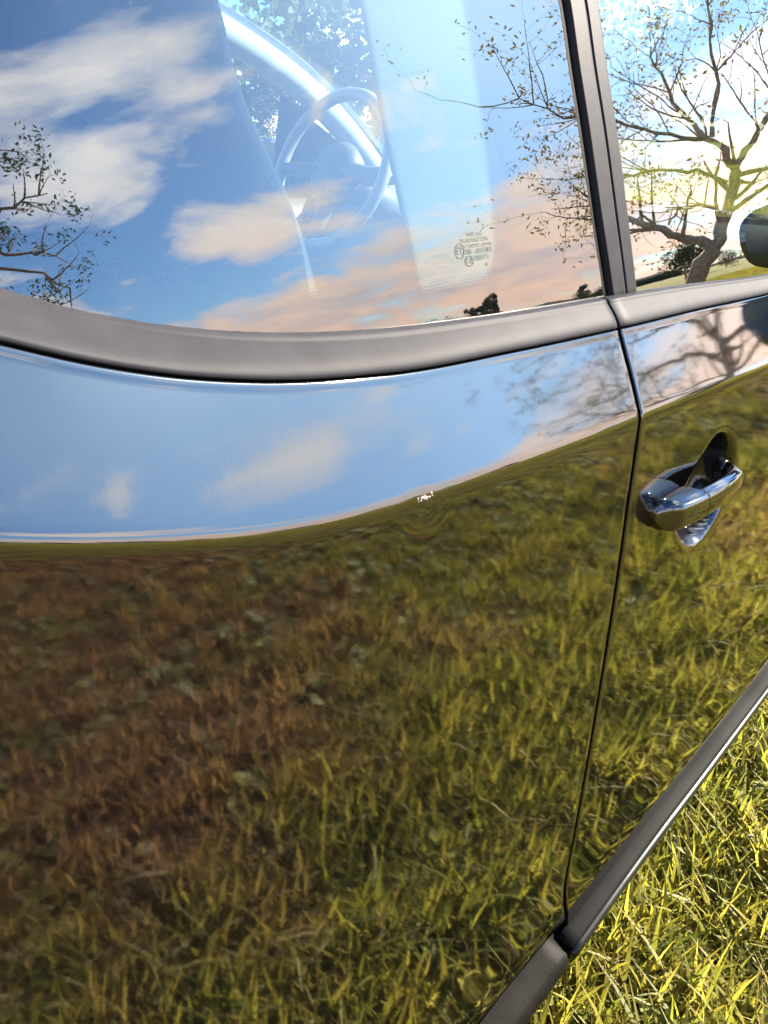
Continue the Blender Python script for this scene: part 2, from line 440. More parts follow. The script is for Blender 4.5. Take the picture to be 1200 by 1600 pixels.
# left-hand body side, mirrored, simpler stations
def mirrored(cols, step): 
    cs = cols[::step]+([cols[-1]] if (len(cols)-1) % step else [])
    return [[Vector((p.x, W_CAR-p.y, p.z)) for p in c] for c in cs]
C(loft('quarter_panel', mirrored(qcols, 4), PAINT)); C(loft('door_skin', mirrored(side_panel(xs_d, zlo_d, 60, True, True), 3), PAINT))
C(loft('front_wing', mirrored(side_panel(xs_f, arch, 30, True, False), 2), PAINT))

# ------------------------------------------------------------------ window trims
def trim_strip(name, xs, parent, bulge=.0046, mat=TRIM, ends=(0, 0), lipz=.0):
    rows = []
    for k, x in enumerate(xs):
        y1 = ylow(x, zb(x)-.004)+.0005; z1 = zb(x)-.0014
        z0 = zg(x)+.002; y0 = yG(x, z0)-.0015
        a, c = Vector((x, y1, z1)), Vector((x, y0, z0)); ax = c-a; L = ax.length
        nrm = Vector((0, -ax.z, ax.y)).normalized()
        if nrm.y > 0: nrm = -nrm
        row = [Vector((x, y1+.012, z1-.001)), Vector((x, y1+.002, z1))]
        for t in np.linspace(0.02, .98, 20):
            h = (1-abs(2*t-1)**3.2)**(1/1.9)
            ridge = .0012*math.exp(-((t-.80)/.05)**2)
            row.append(a+ax*t+nrm*(bulge*h*(.75+.5*t)+ridge))
        row += [Vector((x, y0+.001, z0)), Vector((x, y0+.008, z0-.003))]
        rows.append(row)
    # rounded ends
    def endcap(row, sgn):
        r = []
        cen = sum(row, Vector())/len(row)
        for k in range(1, 4):
            r.append([p.lerp(cen, .02*k*k)+Vector((sgn*.0016*math.sin(k*math.pi/6), .0009*k*k, 0)) for p in row])
        r.append([cen+Vector((sgn*.0012, .012, 0))]*len(row)); return r
    if ends[0]: rows = endcap(rows[0], -1)[::-1]+rows
    if ends[1]: rows = rows+endcap(rows[-1], 1)
    return C(loft(name, rows, mat), parent)
xg_b = xgap(.975)
TRIM_END = on((963, 492), lambda x, z: ylow(x, zb(x))).x
tag(trim_strip('window_moulding', list(np.linspace(-.28, .10, 30))+list(np.linspace(.11, TRIM_END, 80)), None, ends=(0, 1)), 'grey satin moulding sweeping along the quarter window')
trim_strip('belt_moulding', list(np.linspace(TRIM_END+.006, XF-.02, 60)), door, bulge=.0040, ends=(1, 1))
# black seal below the mouldings
def seal(xs, parent):
    rows = []
    for x in xs:
        y1 = ylow(x, zb(x)-.004)+.012; z1 = zb(x)
        rows.append([(x, y1, z1-.012), (x, y1, z1+.004), (x, y1+.02, z1+.012)])
    C(loft('rubber_seal', rows, RUBBER), parent)
seal(np.linspace(-.28, xg_b-.002, 60), None); seal(np.linspace(xg_b+.004, XF-.02, 60), door)

# ------------------------------------------------------------------ glass: quarter window
pil_px = [(874, 0), (889, 100), (905, 200), (924, 330), (945, 466)]
pl = [on(p, yG) for p in pil_px]
xpil = Curve1D([(q.z, q.x) for q in pl]+[(1.32, pl[0].x-.045), (1.42, pl[0].x-.082)])
pil2_px = [(926, 0), (940, 100), (956, 200), (973, 330), (988, 456)]
pl2 = [on(p, yG) for p in pil2_px]
xpil2 = Curve1D([(q.z, q.x) for q in pl2]+[(1.32, pl2[0].x-.045), (1.42, pl2[0].x-.082)])
def ztop(x): return 1.40-.05*max(0, .1-x)**1.5-.16*max(0, x-1.05)**1.6
def glass_grid(name, xl, xr, nx, nz, parent, mat, thick=.004, mirror=False, zlo=None):
    zlo = zlo or zg
    def pt(s, t):
        x = .5*(xl(1.1)+xr(1.1))
        for _ in range(4):
            z = zlo(x)-.010+t*(ztop(x)-zlo(x)+.01); x = xl(z)+s*(xr(z)-xl(z))
        return x, z
    fr, bk = [], []
    for i in range(nx):
        a, c = [], []
        for j in range(nz):
            x, z = pt(i/(nx-1), j/(nz-1)); y = yG(x, z)
            a.append(Vector((x, y if not mirror else W_CAR-y, z))); c.append(Vector((x, y+thick if not mirror else W_CAR-y-thick, z)))
        fr.append(a); bk.append(c)
    vs = [p for r in fr for p in r]+[p for r in bk for p in r]; n = nx*nz
    fs = gridfaces(nx, nz, flip=not mirror)+gridfaces(nx, nz, o=n, flip=mirror)
    ring = [j for j in range(nz)]+[i*nz+nz-1 for i in range(1, nx)]+[(nx-1)*nz+j for j in range(nz-2, -1, -1)]+[i*nz for i in range(nx-2, 0, -1)]
    for k in range(len(ring)):
        p, q = ring[k], ring[(k+1) % len(ring)]; n0 = len(vs); vs += [vs[p], vs[q], vs[q+n], vs[p+n]]; fs.append((n0, n0+1, n0+2, n0+3))
    o = mesh(name, vs, fs, mat); o.data.materials.append(GLASS_IN); nf = (nx-1)*(nz-1)
    o.data.polygons.foreach_set('material_index', [0]*nf+[1]*(len(fs)-nf))
    return C(o, parent)
qwin = glass_grid('quarter_window', lambda z: -.30+.25*max(0, z-1.2), lambda z: xpil(z), 60, 40, None, GLASS)
tag(qwin, 'quarter window reflecting clouds with dotted black border')
# frit printed on the inside of the quarter glass: inner outline in photo pixels, outer = glass edge
fin_px = [(20, 330), (60, 365), (110, 388), (160, 404), (230, 421), (320, 436), (420, 445), (540, 447), (640, 443), (720, 435), (762, 426), (783, 414), (795, 396), (799, 370), (797, 330), (788, 250), (776, 150), (762, 60), (748, -20)]
def yF(x, z): return yG(x, z)+.0048
fin = [on(p, yF) for p in fin_px]
fin = [Vector((-.24, 0, 1.30)), Vector((-.20, 0, 1.235)), Vector((-.06, 0, 1.165))]+fin+[Vector((fin[-1].x-.04, 0, 1.31)), Vector((fin[-1].x-.075, 0, ztop(.3)-.04)), Vector((.2, 0, ztop(.2)-.035)), Vector((-.15, 0, ztop(-.15)-.04))]
def resample(pl_, n, closed=True):
    P_ = [Vector(p) for p in pl_]+([Vector(pl_[0])] if closed else [])
    L = [0]
    for a, c in zip(P_, P_[1:]): L.append(L[-1]+(c-a).length)
    res = []
    for k in range(n):
        s = L[-1]*k/(n if closed else n-1); i = 0
        while i < len(L)-2 and L[i+1] < s: i += 1
        res.append(P_[i].lerp(P_[i+1], (s-L[i])/max(1e-9, L[i+1]-L[i])))
    return res
def smooth_loop(pl_, it):
    for _ in range(it): pl_ = [(pl_[i-1]+2*pl_[i]+pl_[(i+1) % len(pl_)])/4 for i in range(len(pl_))]
    return pl_
def frit(inner, parent, dotw=.0085):
    """grid on the inside of the glass; attribute edge = distance outside the clear pane / dot width"""
    inn = smooth_loop(resample([(p.x, 0, p.z) for p in inner], 420), 4); A = np.array([(p.x, p.z) for p in inn]); B = np.roll(A, -1, 0); AB = B-A; L2 = (AB**2).sum(1)
    def sd(x, z):
        q = np.array([x, z]); t = np.clip(((q-A)*AB).sum(1)/L2, 0, 1); d = np.sqrt(((A+AB*t[:, None]-q)**2).sum(1)).min()
        cr = ((A[:, 1] > z) != (B[:, 1] > z)) & (x < (B[:, 0]-A[:, 0])*(z-A[:, 1])/(B[:, 1]-A[:, 1]+1e-15)+A[:, 0])
        return -d if cr.sum() % 2 else d
    nx, nz = 190, 90; vs, ev = [], []
    for i in range(nx):
        for j in range(nz):
            t, s_ = (j/(nz-1))**1.25, i/(nx-1); x = .25
            for _ in range(4):
                z = zg(x)-.0095+t*(ztop(x)-zg(x)+.009); xl = -.299+.25*max(0, z-1.2); x = xl+s_*(xpil(z)-.0005-xl)
            vs.append((x, yF(x, z), z)); ev.append(sd(x, z)/dotw)
    fs = [q for q in gridfaces(nx, nz) if max(ev[k] for k in q) > 0]
    o = mesh('frit_border', vs, fs, FRIT)
    o.data.attributes.new('edge', 'FLOAT', 'POINT').data.foreach_set('value', ev)
    uvl = o.data.uv_layers.new(name='UVMap'); li = np.empty(len(o.data.loops), np.int32); o.data.loops.foreach_get('vertex_index', li)
    V = np.array(vs); uvl.data.foreach_set('uv', V[li][:, [0, 2]].astype(np.float32).ravel())
    o.parent = parent
frit(fin, qwin)

# door window (right) and far side glass
dwin = glass_grid('door_window', lambda z: xpil2(z), lambda z: XF-.10-.9*max(0, z-1.0), 50, 30, door, GLASS_DOOR)
C(glass_grid('quarter_window', lambda z: -.30+.25*max(0, z-1.2), lambda z: xpil(z), 20, 16, None, GLASS_CLEAR, mirror=True))
C(glass_grid('door_window', lambda z: xpil2(z), lambda z: XF-.10-.9*max(0, z-1.0), 20, 16, None, GLASS_CLEAR, mirror=True))

# pillar trims: black rubber line, grey fixed trim, groove, grey door frame trim
def pillar(name, xa, xb, lift, mat, parent, zlo, zhi, r=.003, mirror=False):
    rows = []
    for z in np.linspace(zlo, zhi, 40):
        a, c = xa(z), xb(z); row = []
        for s in np.linspace(0, 1, 15):
            x = a+(c-a)*s; e = min(s, 1-s)*(c-a)
            h = lift if e > r else lift*math.sqrt(max(0, 1-((r-e)/r)**2))
            y = yG(x, z)-h+.001
            row.append(Vector((x, W_CAR-y if mirror else y, z)))
        row = [row[0]+Vector((0, -.012 if mirror else .012, 0))]+row+[row[-1]+Vector((0, -.012 if mirror else .012, 0))]
        rows.append(row)
    return C(loft(name, rows, mat, caps=True), parent)
zl = .982
pillar('pillar_seal', lambda z: xpil(z)-.003, lambda z: xpil(z)+.0055, .0012, RUBBER, None, zl, 1.40)
w12 = lambda z: xpil2(z)-xpil(z)
pillar('pillar_trim', lambda z: xpil(z)+.0055, lambda z: xpil(z)+.0060+.56*(w12(z)-.0055), .0050, TRIM, None, zl+.004, 1.40, r=.0009)
pillar('window_frame_trim', lambda z: xpil(z)+.0058+.56*(w12(z)-.0055), lambda z: xpil2(z)+.001, .0052, TRIM, door, zl+.003, 1.40, r=.0008)
pillar('pillar_trim', lambda z: xpil(z), lambda z: xpil2(z), .0042, TRIM, None, zl, 1.40, mirror=True)

# maker's mark printed on the quarter glass (inside face)
def glass_text(body, px, h_px, wscale=1.0):
    """text whose middle sits at the pixel; flattened into a mesh lying on the glass"""
    cu = bpy.data.curves.new('marking', 'FONT'); cu.body = body; cu.align_x = 'CENTER'; cu.align_y = 'CENTER'; cu.resolution_u = 2
    to = bpy.data.objects.new('marking_text', cu); COL.objects.link(to)
    dg = bpy.context.evaluated_depsgraph_get(); me = bpy.data.meshes.new_from_object(to.evaluated_get(dg))
    bpy.data.objects.remove(to)
    q = on(px, yG); q2 = on((px[0], px[1]-h_px), yG); sc = (q2.z-q.z)/.70
    tx = q
    for v in me.vertices:
        x, z = tx.x+v.co.x*sc*wscale, tx.z+v.co.y*sc
        v.co = (x, yG(x, z)-.0004, z)
    me.materials.clear(); me.materials.append(PRINT)
    o = link(bpy.data.objects.new('glass_marking', me), qwin); return o
for body, px, h, ws in (('VW AG', (741, 366), 7, 1.3), ('PILKINGTON', (741, 375), 7, 1.3), ('DOT580M1110AS2', (743, 383.5), 6, 1.35),
                        ('43R - 001583', (746, 392), 8, 1.25), ('E 000171', (750, 402.5), 8, 1.15), ('..8', (759, 413), 6, 1.3), ('E1', (718, 392.5), 11, 1.1), ('CCC', (733, 408), 8, .85)):
    glass_text(body, px, h, ws)
def ring(px, rx, rz, wd=1.2):
    vs, n = [], 40
    for k in range(n):
        a = 2*math.pi*k/n
        for m_ in (0, wd):
            q = on((px[0]+(rx-m_)*math.cos(a), px[1]+(rz-m_)*math.sin(a)), yG); vs.append((q.x, q.y-.0004, q.z))
    fs = [(2*k, 2*k+1, (2*k+3) % (2*n), (2*k+2) % (2*n)) for k in range(n)]
    o = mesh('glass_marking', vs, fs, PRINT); o.parent = qwin
ring((718, 392.5), 7.5, 12.5); ring((733, 408), 6.8, 8.6)

# ------------------------------------------------------------------ door handle
def hcurve(s):
    """centre line of the handle bar, s 0 rear .. 1 front"""
    x = HX0+.011+(HX1-HX0-.017)*s
    bow = math.sin(math.pi*min(1, max(0, (s+.05)/1.09)))**.6
    y = ylow(x, .80)-.004-.018*bow
    if s > .86: y += .020*((s-.86)/.14)**2
    if s < .10: y += .010*((.10-s)/.10)**2
    z = .808-.008*s+.004*math.sin(math.pi*s)
    return Vector((x, y, z))
def bar(name, s0, s1, capl, capr):
    rows = []
    N = 70
    for k in range(N+1):
        s = s0+(s1-s0)*k/N; c = hcurve(s)
        hz = .0158*(1-.28*s); hy = .0085
        f = 1.0
        d0, d1 = (s-s0)*.2, (s1-s)*.2
        if capl and d0 < .013: f = math.sqrt(max(.04, 1-((.013-d0)/.013)**2))
        if capr and d1 < .010: f = math.sqrt(max(.02, 1-((.010-d1)/.010)**2))
        row = []
        for j in range(48):
            a = 2*math.pi*j/48
            ca, sa = math.cos(a), math.sin(a)
            e = 2/3.1
            back = max(0, ylow(c.x, c.z)+.004-c.y-hy) if capl else 0
            row.append(c+Vector((0, back*(ca > 0)*abs(ca)**e+hy*abs(ca)**e*(1 if ca > 0 else -1)*(.45+.55*f), hz*f*abs(sa)**e*(1 if sa > 0 else -1)*(1-.12*(ca < 0)))))
        rows.append(row)
    return C(loft(name, rows, PAINT, closed=True, caps=True), door)
tag(bar('handle_cap', 0, .300, True, False), 'black lock cap at the handle rear end'); tag(bar('handle_grip', .310, 1.0, False, True), 'black glossy pull handle bar')
c0 = hcurve(.08); c1 = hcurve(.25)
# foot that carries the cap on the skin and one at the front end
def foot(s, wdt):
    c = hcurve(s); yb = ylow(c.x, c.z)+.006
    rows = []
    for k in range(6):
        t = k/5; y = c.y+.002+(yb-c.y)*t
        rows.append([Vector((c.x+wdt*math.cos(a)*(1+.1*t), y, c.z+.0125*math.sin(a)*(1+.12*t))) for a in np.linspace(0, 2*math.pi, 20, endpoint=False)])
    C(loft('handle_base', rows, CUPM, closed=True, caps=True), door)
foot(.955, .009)

# ------------------------------------------------------------------ sill strip and skirt
st_px = [(899, 1468), (959, 1385), (1024, 1297), (1094, 1206), (1154, 1127), (1212, 1050)]
Y_ST = -.010
sts = [on(p, lambda x, z: P(x)-.004) for p in st_px]
zst = Curve1D([(q.x, q.z) for q in sts]+[(1.6, sts[-1].z+.012), (2.05, sts[-1].z+.02)])
def strip_rows(xs, hh, dd, zoff=0.0):
    rows = []
    for k, x in enumerate(xs):
        zt = zst(x)+zoff; y0 = P(x)-.004
        row = [Vector((x, y0+.03, zt+.0))]
        for a in np.linspace(R(100), R(-95), 18):
            row.append(Vector((x, y0-dd*max(0, math.cos(a))**.8-.001*math.sin(a), zt-hh+hh*math.sin(a))))
        row.append(Vector((x, y0+.03, zt-2*hh-.01)))
        rows.append(row)
    return rows
xs_st = np.linspace(sts[0].x-.012, XF, 60)
C(loft('strip_glint_mask', [[Vector((x, P(x)+.012, zst(x)+.005)), Vector((x, P(x)-.0050, zst(x)+.003)), Vector((x, P(x)-.0072, zst(x)+.000)), Vector((x, P(x)-.0085, zst(x)-.004)), Vector((x, P(x)+.012, zst(x)-.009))] for x in xs_st], RUBBER, caps=True), door)  # added dark band that blocks the strip's mirrored highlight in the door
tag(C(loft('door_strip', strip_rows(xs_st, .0092, .0095, -.002), STRIPM, caps=True), door), 'dark satin protective strip along the door bottom')
def skirt_rows(xs):
    rows = []
    for x in xs:
        k = min(1, max(0, (x-.575)/.03)); zt = zst(x); y0 = P(x)+.010*k
        rows.append([Vector((x, y0+.02, zt+.012-.02*k)), Vector((x, y0-.003, zt+.004-.02*k)), Vector((x, y0-.008, zt-.002-.012*k)), Vector((x, y0-.0115, zt-.009-.006*k)), Vector((x, y0-.0105, zt-.018)), Vector((x, y0-.003, zt-.028)), Vector((x, y0+.03, zt-.055)), Vector((x, y0+.25, zt-.10))])
    return rows
tag(C(loft('side_skirt', skirt_rows(np.linspace(.135, 2.0, 120)), SKIRTM)), 'dusty dark sill skirt below the quarter panel')
C(loft('side_skirt', [[Vector((p.x, W_CAR-p.y, p.z)) for p in r] for r in skirt_rows(np.linspace(.135, 2.0, 20))], SKIRTM))

# chipped paint on the crease
chv, chf = [], []
for k in range(26):
    a = RNG.normal(0, .0038); c = RNG.normal(0, .0007)
    x = CHIP.x+a+.002; z = zc(x)+c-.0005; sz = RNG.uniform(.0003, .0009); base_i = len(chv); n = 6
    yy = ylow(x, z)+dent(x, z)
    for j in range(n):
        an = 2*math.pi*j/n; rr = sz*RNG.uniform(.5, 1.2)
        xx, zz = x+rr*math.cos(an), z+rr*.8*math.sin(an)
        chv.append((xx, ylow(xx, zz)+dent(xx, zz)-.0001, zz))
    chv.append((x, yy-.0009-RNG.uniform(0, .0006), z))
    chf += [(base_i+j, base_i+(j+1) % n, base_i+n) for j in range(n)]
o = mesh('paint_chip', chv, chf, PRIMER, smooth=False); o.parent = quarter

# ------------------------------------------------------------------ rest of the body
def across(name, stations, mat, n=24, crown=.03, parent=None):
    """stations: (x, y_right, z) ; lofts across the car from the right edge to the mirrored left edge"""
    rows = []
    for (x, yr, z) in stations:
        rows.append([Vector((x, yr+(W_CAR-2*yr)*s, z+crown*(1-(2*s-1)**2))) for s in np.linspace(0, 1, n)])
    return C(loft(name, rows, mat), parent)
roof_x = np.linspace(-.80, 1.12, 26)
def rz(x): return ztop(x)+.012
across('roof', [(x, yG(x, ztop(x))-.004, rz(x)) for x in roof_x], PAINT, crown=.055)
across('headliner', [(x, yG(x, ztop(x))+.01, rz(x)-.035) for x in roof_x], HEADLINER, crown=.05)
for mir in (False, True):
    m_ = (lambda p: Vector((p.x, W_CAR-p.y, p.z))) if mir else (lambda p: p)
    # roof rail above the side glass
    rows = []
    for x in np.linspace(-.80, 1.14, 50):
        z = ztop(x); y = yG(x, z)
        rows.append([m_(Vector((x, yG(x, z-.022)-.004, z-.022))), m_(Vector((x, y-.010, z-.004))), m_(Vector((x, y-.008, z+.012))), m_(Vector((x, y+.02, z+.022)))])
    C(loft('roof_rail', rows, PAINT))
    # C pillar skin
    rows = []
    for x in np.linspace(-.80, -.24, 20):
        rows.append([m_(Vector((x, yG(x, z)-.004, z))) for z in np.linspace(zb(x)-.02, ztop(x), 14)])
    C(loft('rear_pillar', rows, PAINT))
    # A pillar: windscreen base to roof
    a, c = Vector((1.97, yG(1.97, .95)+.02, .955)), Vector((1.10, yG(1.1, 1.39)+.005, 1.392))
    pts = [a.lerp(c, t)+Vector((.07*math.sin(math.pi*t), -.01*math.sin(math.pi*t), .045*math.sin(math.pi*t))) for t in np.linspace(0, 1, 14)]
    C(tubeobj('front_pillar', [m_(p) for p in pts], .034, PAINT if not mir else PAINT, None, 12))
    C(tubeobj('front_pillar_trim', [m_(p+Vector((-.045, .02, -.012))) for p in pts], .036, PILTRIM, None, 12))
    # corner piece between door glass and windscreen pillar
    rows = [[m_(Vector((x, yG(x, z)-.002, z))) for z in np.linspace(zb(x)-.01, max(zb(x)+.005, ztop(x) if x < 1.1 else .96+(1.98-x)*.50), 8)] for x in np.linspace(1.50, 1.95, 8)]
    C(loft('mirror_sail', rows, RUBBER))
# windscreen, bonnet, tail
ws = []
for t in np.linspace(0, 1, 16):
    x = 1.99+(1.10-1.99)*t; z = .955+(1.402-.955)*t+.035*math.sin(math.pi*t); ws.append((x+.05*math.sin(math.pi*t), yG(x, min(z, 1.39))+.02, z))
across('windscreen', ws, GLASS_CLEAR, crown=.03)
bn = [(x, ylow(x, zb(x)-.004)+.005, zb(x)+.002-.22*max(0, x-2.9)**1.5) for x in np.linspace(1.72, 3.12, 24)]
across('bonnet', bn, PAINT, crown=.045)
tail = []
for z, x in ((1.41, -.79), (1.36, -.86), (1.28, -.91), (1.2, -.945), (1.1, -.97), (.95, -.985), (.80, -.99), (.62, -.99)):
    tail.append((x, max(.10, P(-.8)+.06) if z < 1.18 else yG(-.8, min(z, 1.38)), z))
hatch = across('tailgate', tail, PAINT, crown=0)
across('rear_window', [(x-.006, y+.09, z) for (x, y, z) in tail[:4]], GLASS, crown=0)
for yl in (.06, W_CAR-.06-.20):
    C(box('tail_lamp', (-.985, yl, .86), (-.80, yl+.20, 1.08), REDL, None, .03))
C(box('rear_bumper', (-1.06, .05, .32), (-.74, W_CAR-.05, .64), PAINT, None, .07, 5))
C(box('front_bumper', (2.86, .10, .24), (3.30, W_CAR-.10, .66), PAINT, None, .09, 5))
C(box('grille', (3.18, .40, .56), (3.255, W_CAR-.40, .72), RUBBER, None, .02))
for yl in (.12, W_CAR-.12-.36):
    C(box('headlamp', (2.92, yl, .62), (3.20, yl+.36, .79), CLEARL, None, .05, 4))
C(box('number_plate', (-1.075, .57, .50), (-1.058, 1.09, .61), LIGHTTRIM, None, .003))
# underbody: closes the car from below
C(box('underbody', (-.70, .10, .22), (2.9, W_CAR-.10, .34), RUBBER, None, .03))
# wheels
def wheel(xc, yc, outward):
    t = []
    for r_, y_ in ((.20, -.09), (.285, -.095), (.308, -.075), (.312, -.03), (.312, .03), (.308, .075), (.285, .095), (.20, .09)):
        t.append([Vector((r_*math.cos(a), y_, r_*math.sin(a))) for a in np.linspace(0, 2*math.pi, 48, endpoint=False)])
    ty = loft('tyre', t, TYRE, closed=True)
    wh = bpy.data.objects.new('wheel', None); COL.objects.link(wh); wh.location = (xc, yc, .312); C(wh)
    ty.parent = wh
    bm_v, bm_f = [], []
    rim = [[Vector((r_*math.cos(a), outward*y_, r_*math.sin(a))) for a in np.linspace(0, 2*math.pi, 48, endpoint=False)] for r_, y_ in ((.215, .09), (.20, .085), (.19, .03), (.19, -.08))]
    loft('rim', rim, ALLOY, wh, closed=True)
    for k in range(5):
        a = 2*math.pi*k/5
        ca, sa = math.cos(a), math.sin(a); rows = []
        for r_, hw, y_ in ((.02, .035, .075), (.08, .028, .07), (.14, .024, .072), (.20, .03, .085)):
            rows.append([Vector((r_*ca-hw*s*sa, outward*yy, r_*sa+hw*s*ca)) for s, yy in ((-1, y_-.02), (-.8, y_), (.8, y_), (1, y_-.02))])
        loft('spoke', rows, ALLOY, wh)
    hub = [[Vector((r_*math.cos(a), outward*y_, r_*math.sin(a))) for a in np.linspace(0, 2*math.pi, 24, endpoint=False)] for r_, y_ in ((.045, .06), (.045, .08), (.03, .084), (.001, .085))]
    loft('hub_cap', hub, ALLOY, wh, closed=True)
for xc in (-.22, 2.36):
    wheel(xc, .125, -1); wheel(xc, W_CAR-.125, 1)
    for mir in (0, 1):     # dark wheel well
        rows = [[Vector((xc+.355*math.cos(a), (W_CAR-y) if mir else y, .31+.355*math.sin(a))) for a in np.linspace(-.1, math.pi+.1, 24)] for y in (P(xc)+.012, .34)]
        C(loft('wheel_liner', rows, RUBBER))
# wing mirrors
MIRROR_C = Vector((1.70, -.135, 1.02))
def wing_mirror(mir):
    m_ = (lambda p: Vector((p.x, W_CAR-p.y, p.z))) if mir else (lambda p: p)
    c = MIRROR_C; rows = []
    for t in np.linspace(0, 1, 16):           # lofted from rear (glass) to front (nose)
        f = math.sqrt(max(0, 1-(max(0, t-.15)/.85)**2)) if t > .15 else 1
        x = c.x-.045+.115*t; row = []
        for a in np.linspace(0, 2*math.pi, 28, endpoint=False):
            ca, sa = math.cos(a), math.sin(a); e = 2/2.9
            yy = .105*abs(ca)**e*(1 if ca > 0 else -1); zz = .070*abs(sa)**e*(1 if sa > 0 else -1)
            row.append(m_(Vector((x-.02*yy/.1, c.y+yy*(.25+.75*f), c.z+zz*(.2+.8*f)-.01*(yy/.1)))))
        rows.append(row)
    hs = C(loft('wing_mirror', rows, PAINT, closed=True, caps=True))
    g = [[m_(p+Vector((-.003, 0, 0))) if not mir else p+Vector((-.003, 0, 0)) for p in rows[0]]]
    gl = [[(Vector((r_.x-.002, r_.y, r_.z))).lerp(sum(rows[0], Vector())/28+Vector((-.002, 0, 0)), f) for r_ in rows[0]] for f in (.12, .5, .98)]
    o = loft('mirror_glass', gl, MIRRORM, None, closed=True); o.parent = hs
    ft = tubeobj('mirror_arm', [m_(Vector((c.x+.03, c.y+.06, c.z-.05))), m_(Vector((c.x+.05, c.y+.11, c.z-.085))), m_(Vector((c.x+.06, .05, c.z-.10)))], [.026, .024, .03], RUBBER, None); o = ft; o.parent = hs
wing_mirror(False); wing_mirror(True)

# ------------------------------------------------------------------ cabin
def inside(p, y): return on(p, lambda x, z: y)
# near-side pillar cover: pale grained panel behind the quarter glass
tl, bl = inside((577, -30), .112), inside((643, 440), .088)
bt = [(tl.x-.045, 1.42), (tl.x-.012, 1.28), (tl.x, tl.z), (.5*(tl.x+bl.x)-.004, .5*(tl.z+bl.z)), (bl.x, bl.z), (bl.x+.012, .90), (bl.x+.015, .62)]
xbt = Curve1D([(z, x) for x, z in bt]); rows = []
for z in np.linspace(.62, 1.40, 60):
    x0 = xbt(z)-.007; x1 = xpil2(z); yo = lambda x: (yG(x, max(z, .95)) if z > .95 else yG(x, .95)+.05*min(1, (.95-z)/.05))+.0135
    rows.append([Vector((x0+.16, yo(x0)+.085, z)), Vector((x0+.030, yo(x0)+.018, z)), Vector((x0+.004, yo(x0)+.0045, z)), Vector((x0, yo(x0)+.002, z)), Vector((x0+.001, yo(x0)+.0004, z)), Vector((x0+.004, yo(x0), z)), Vector((x0+.008, yo(x0), z))]+[Vector((x0+f*(x1-x0), yo(x0+f*(x1-x0)), z)) for f in (.2, .45, .7, 1.0)]+[Vector((x1+.006, yo(x1)+.05, z)), Vector((x0+.17, yo(x0)+.11, z))])
tag(C(loft('pillar_cover', rows, PILLARM, closed=True)), 'grey grained inner pillar cover seen through quarter glass')
C(loft('pillar_cover', [[Vector((p.x, W_CAR-p.y, p.z)) for p in r] for r in rows], LIGHTTRIM, closed=True))
# side wall trims below the glass, both sides
for mir in (False, True):
    m_ = (lambda p: Vector((p.x, W_CAR-p.y, p.z))) if mir else (lambda p: p)
    for x0, x1 in ((-.75, .50), (.52, 1.72)):
        rows = []
        for x in np.linspace(x0, x1, 24):
            z1 = zg(x)-.02
            rows.append([m_(Vector((x, .30, .30))), m_(Vector((x, .15, .45))), m_(Vector((x, .14, .7))), m_(Vector((x, yG(x, z1)+.075, z1-.03))), m_(Vector((x, yG(x, z1)+.035, z1+.004))), m_(Vector((x, yG(x, z1)+.008, z1)))])
        C(loft('door_card', rows, DASH))
    rows = [[m_(Vector((x, yG(x, z)+.035, z))) for z in np.linspace(zg(max(x, -.3))-.03, ztop(x)-.01, 10)] for x in np.linspace(-.80, -.27, 14)]
    C(loft('rear_pillar_cover', rows, LIGHTTRIM))
C(box('cabin_floor', (-.75, .12, .28), (2.0, W_CAR-.12, .33), DASH, None, .01))
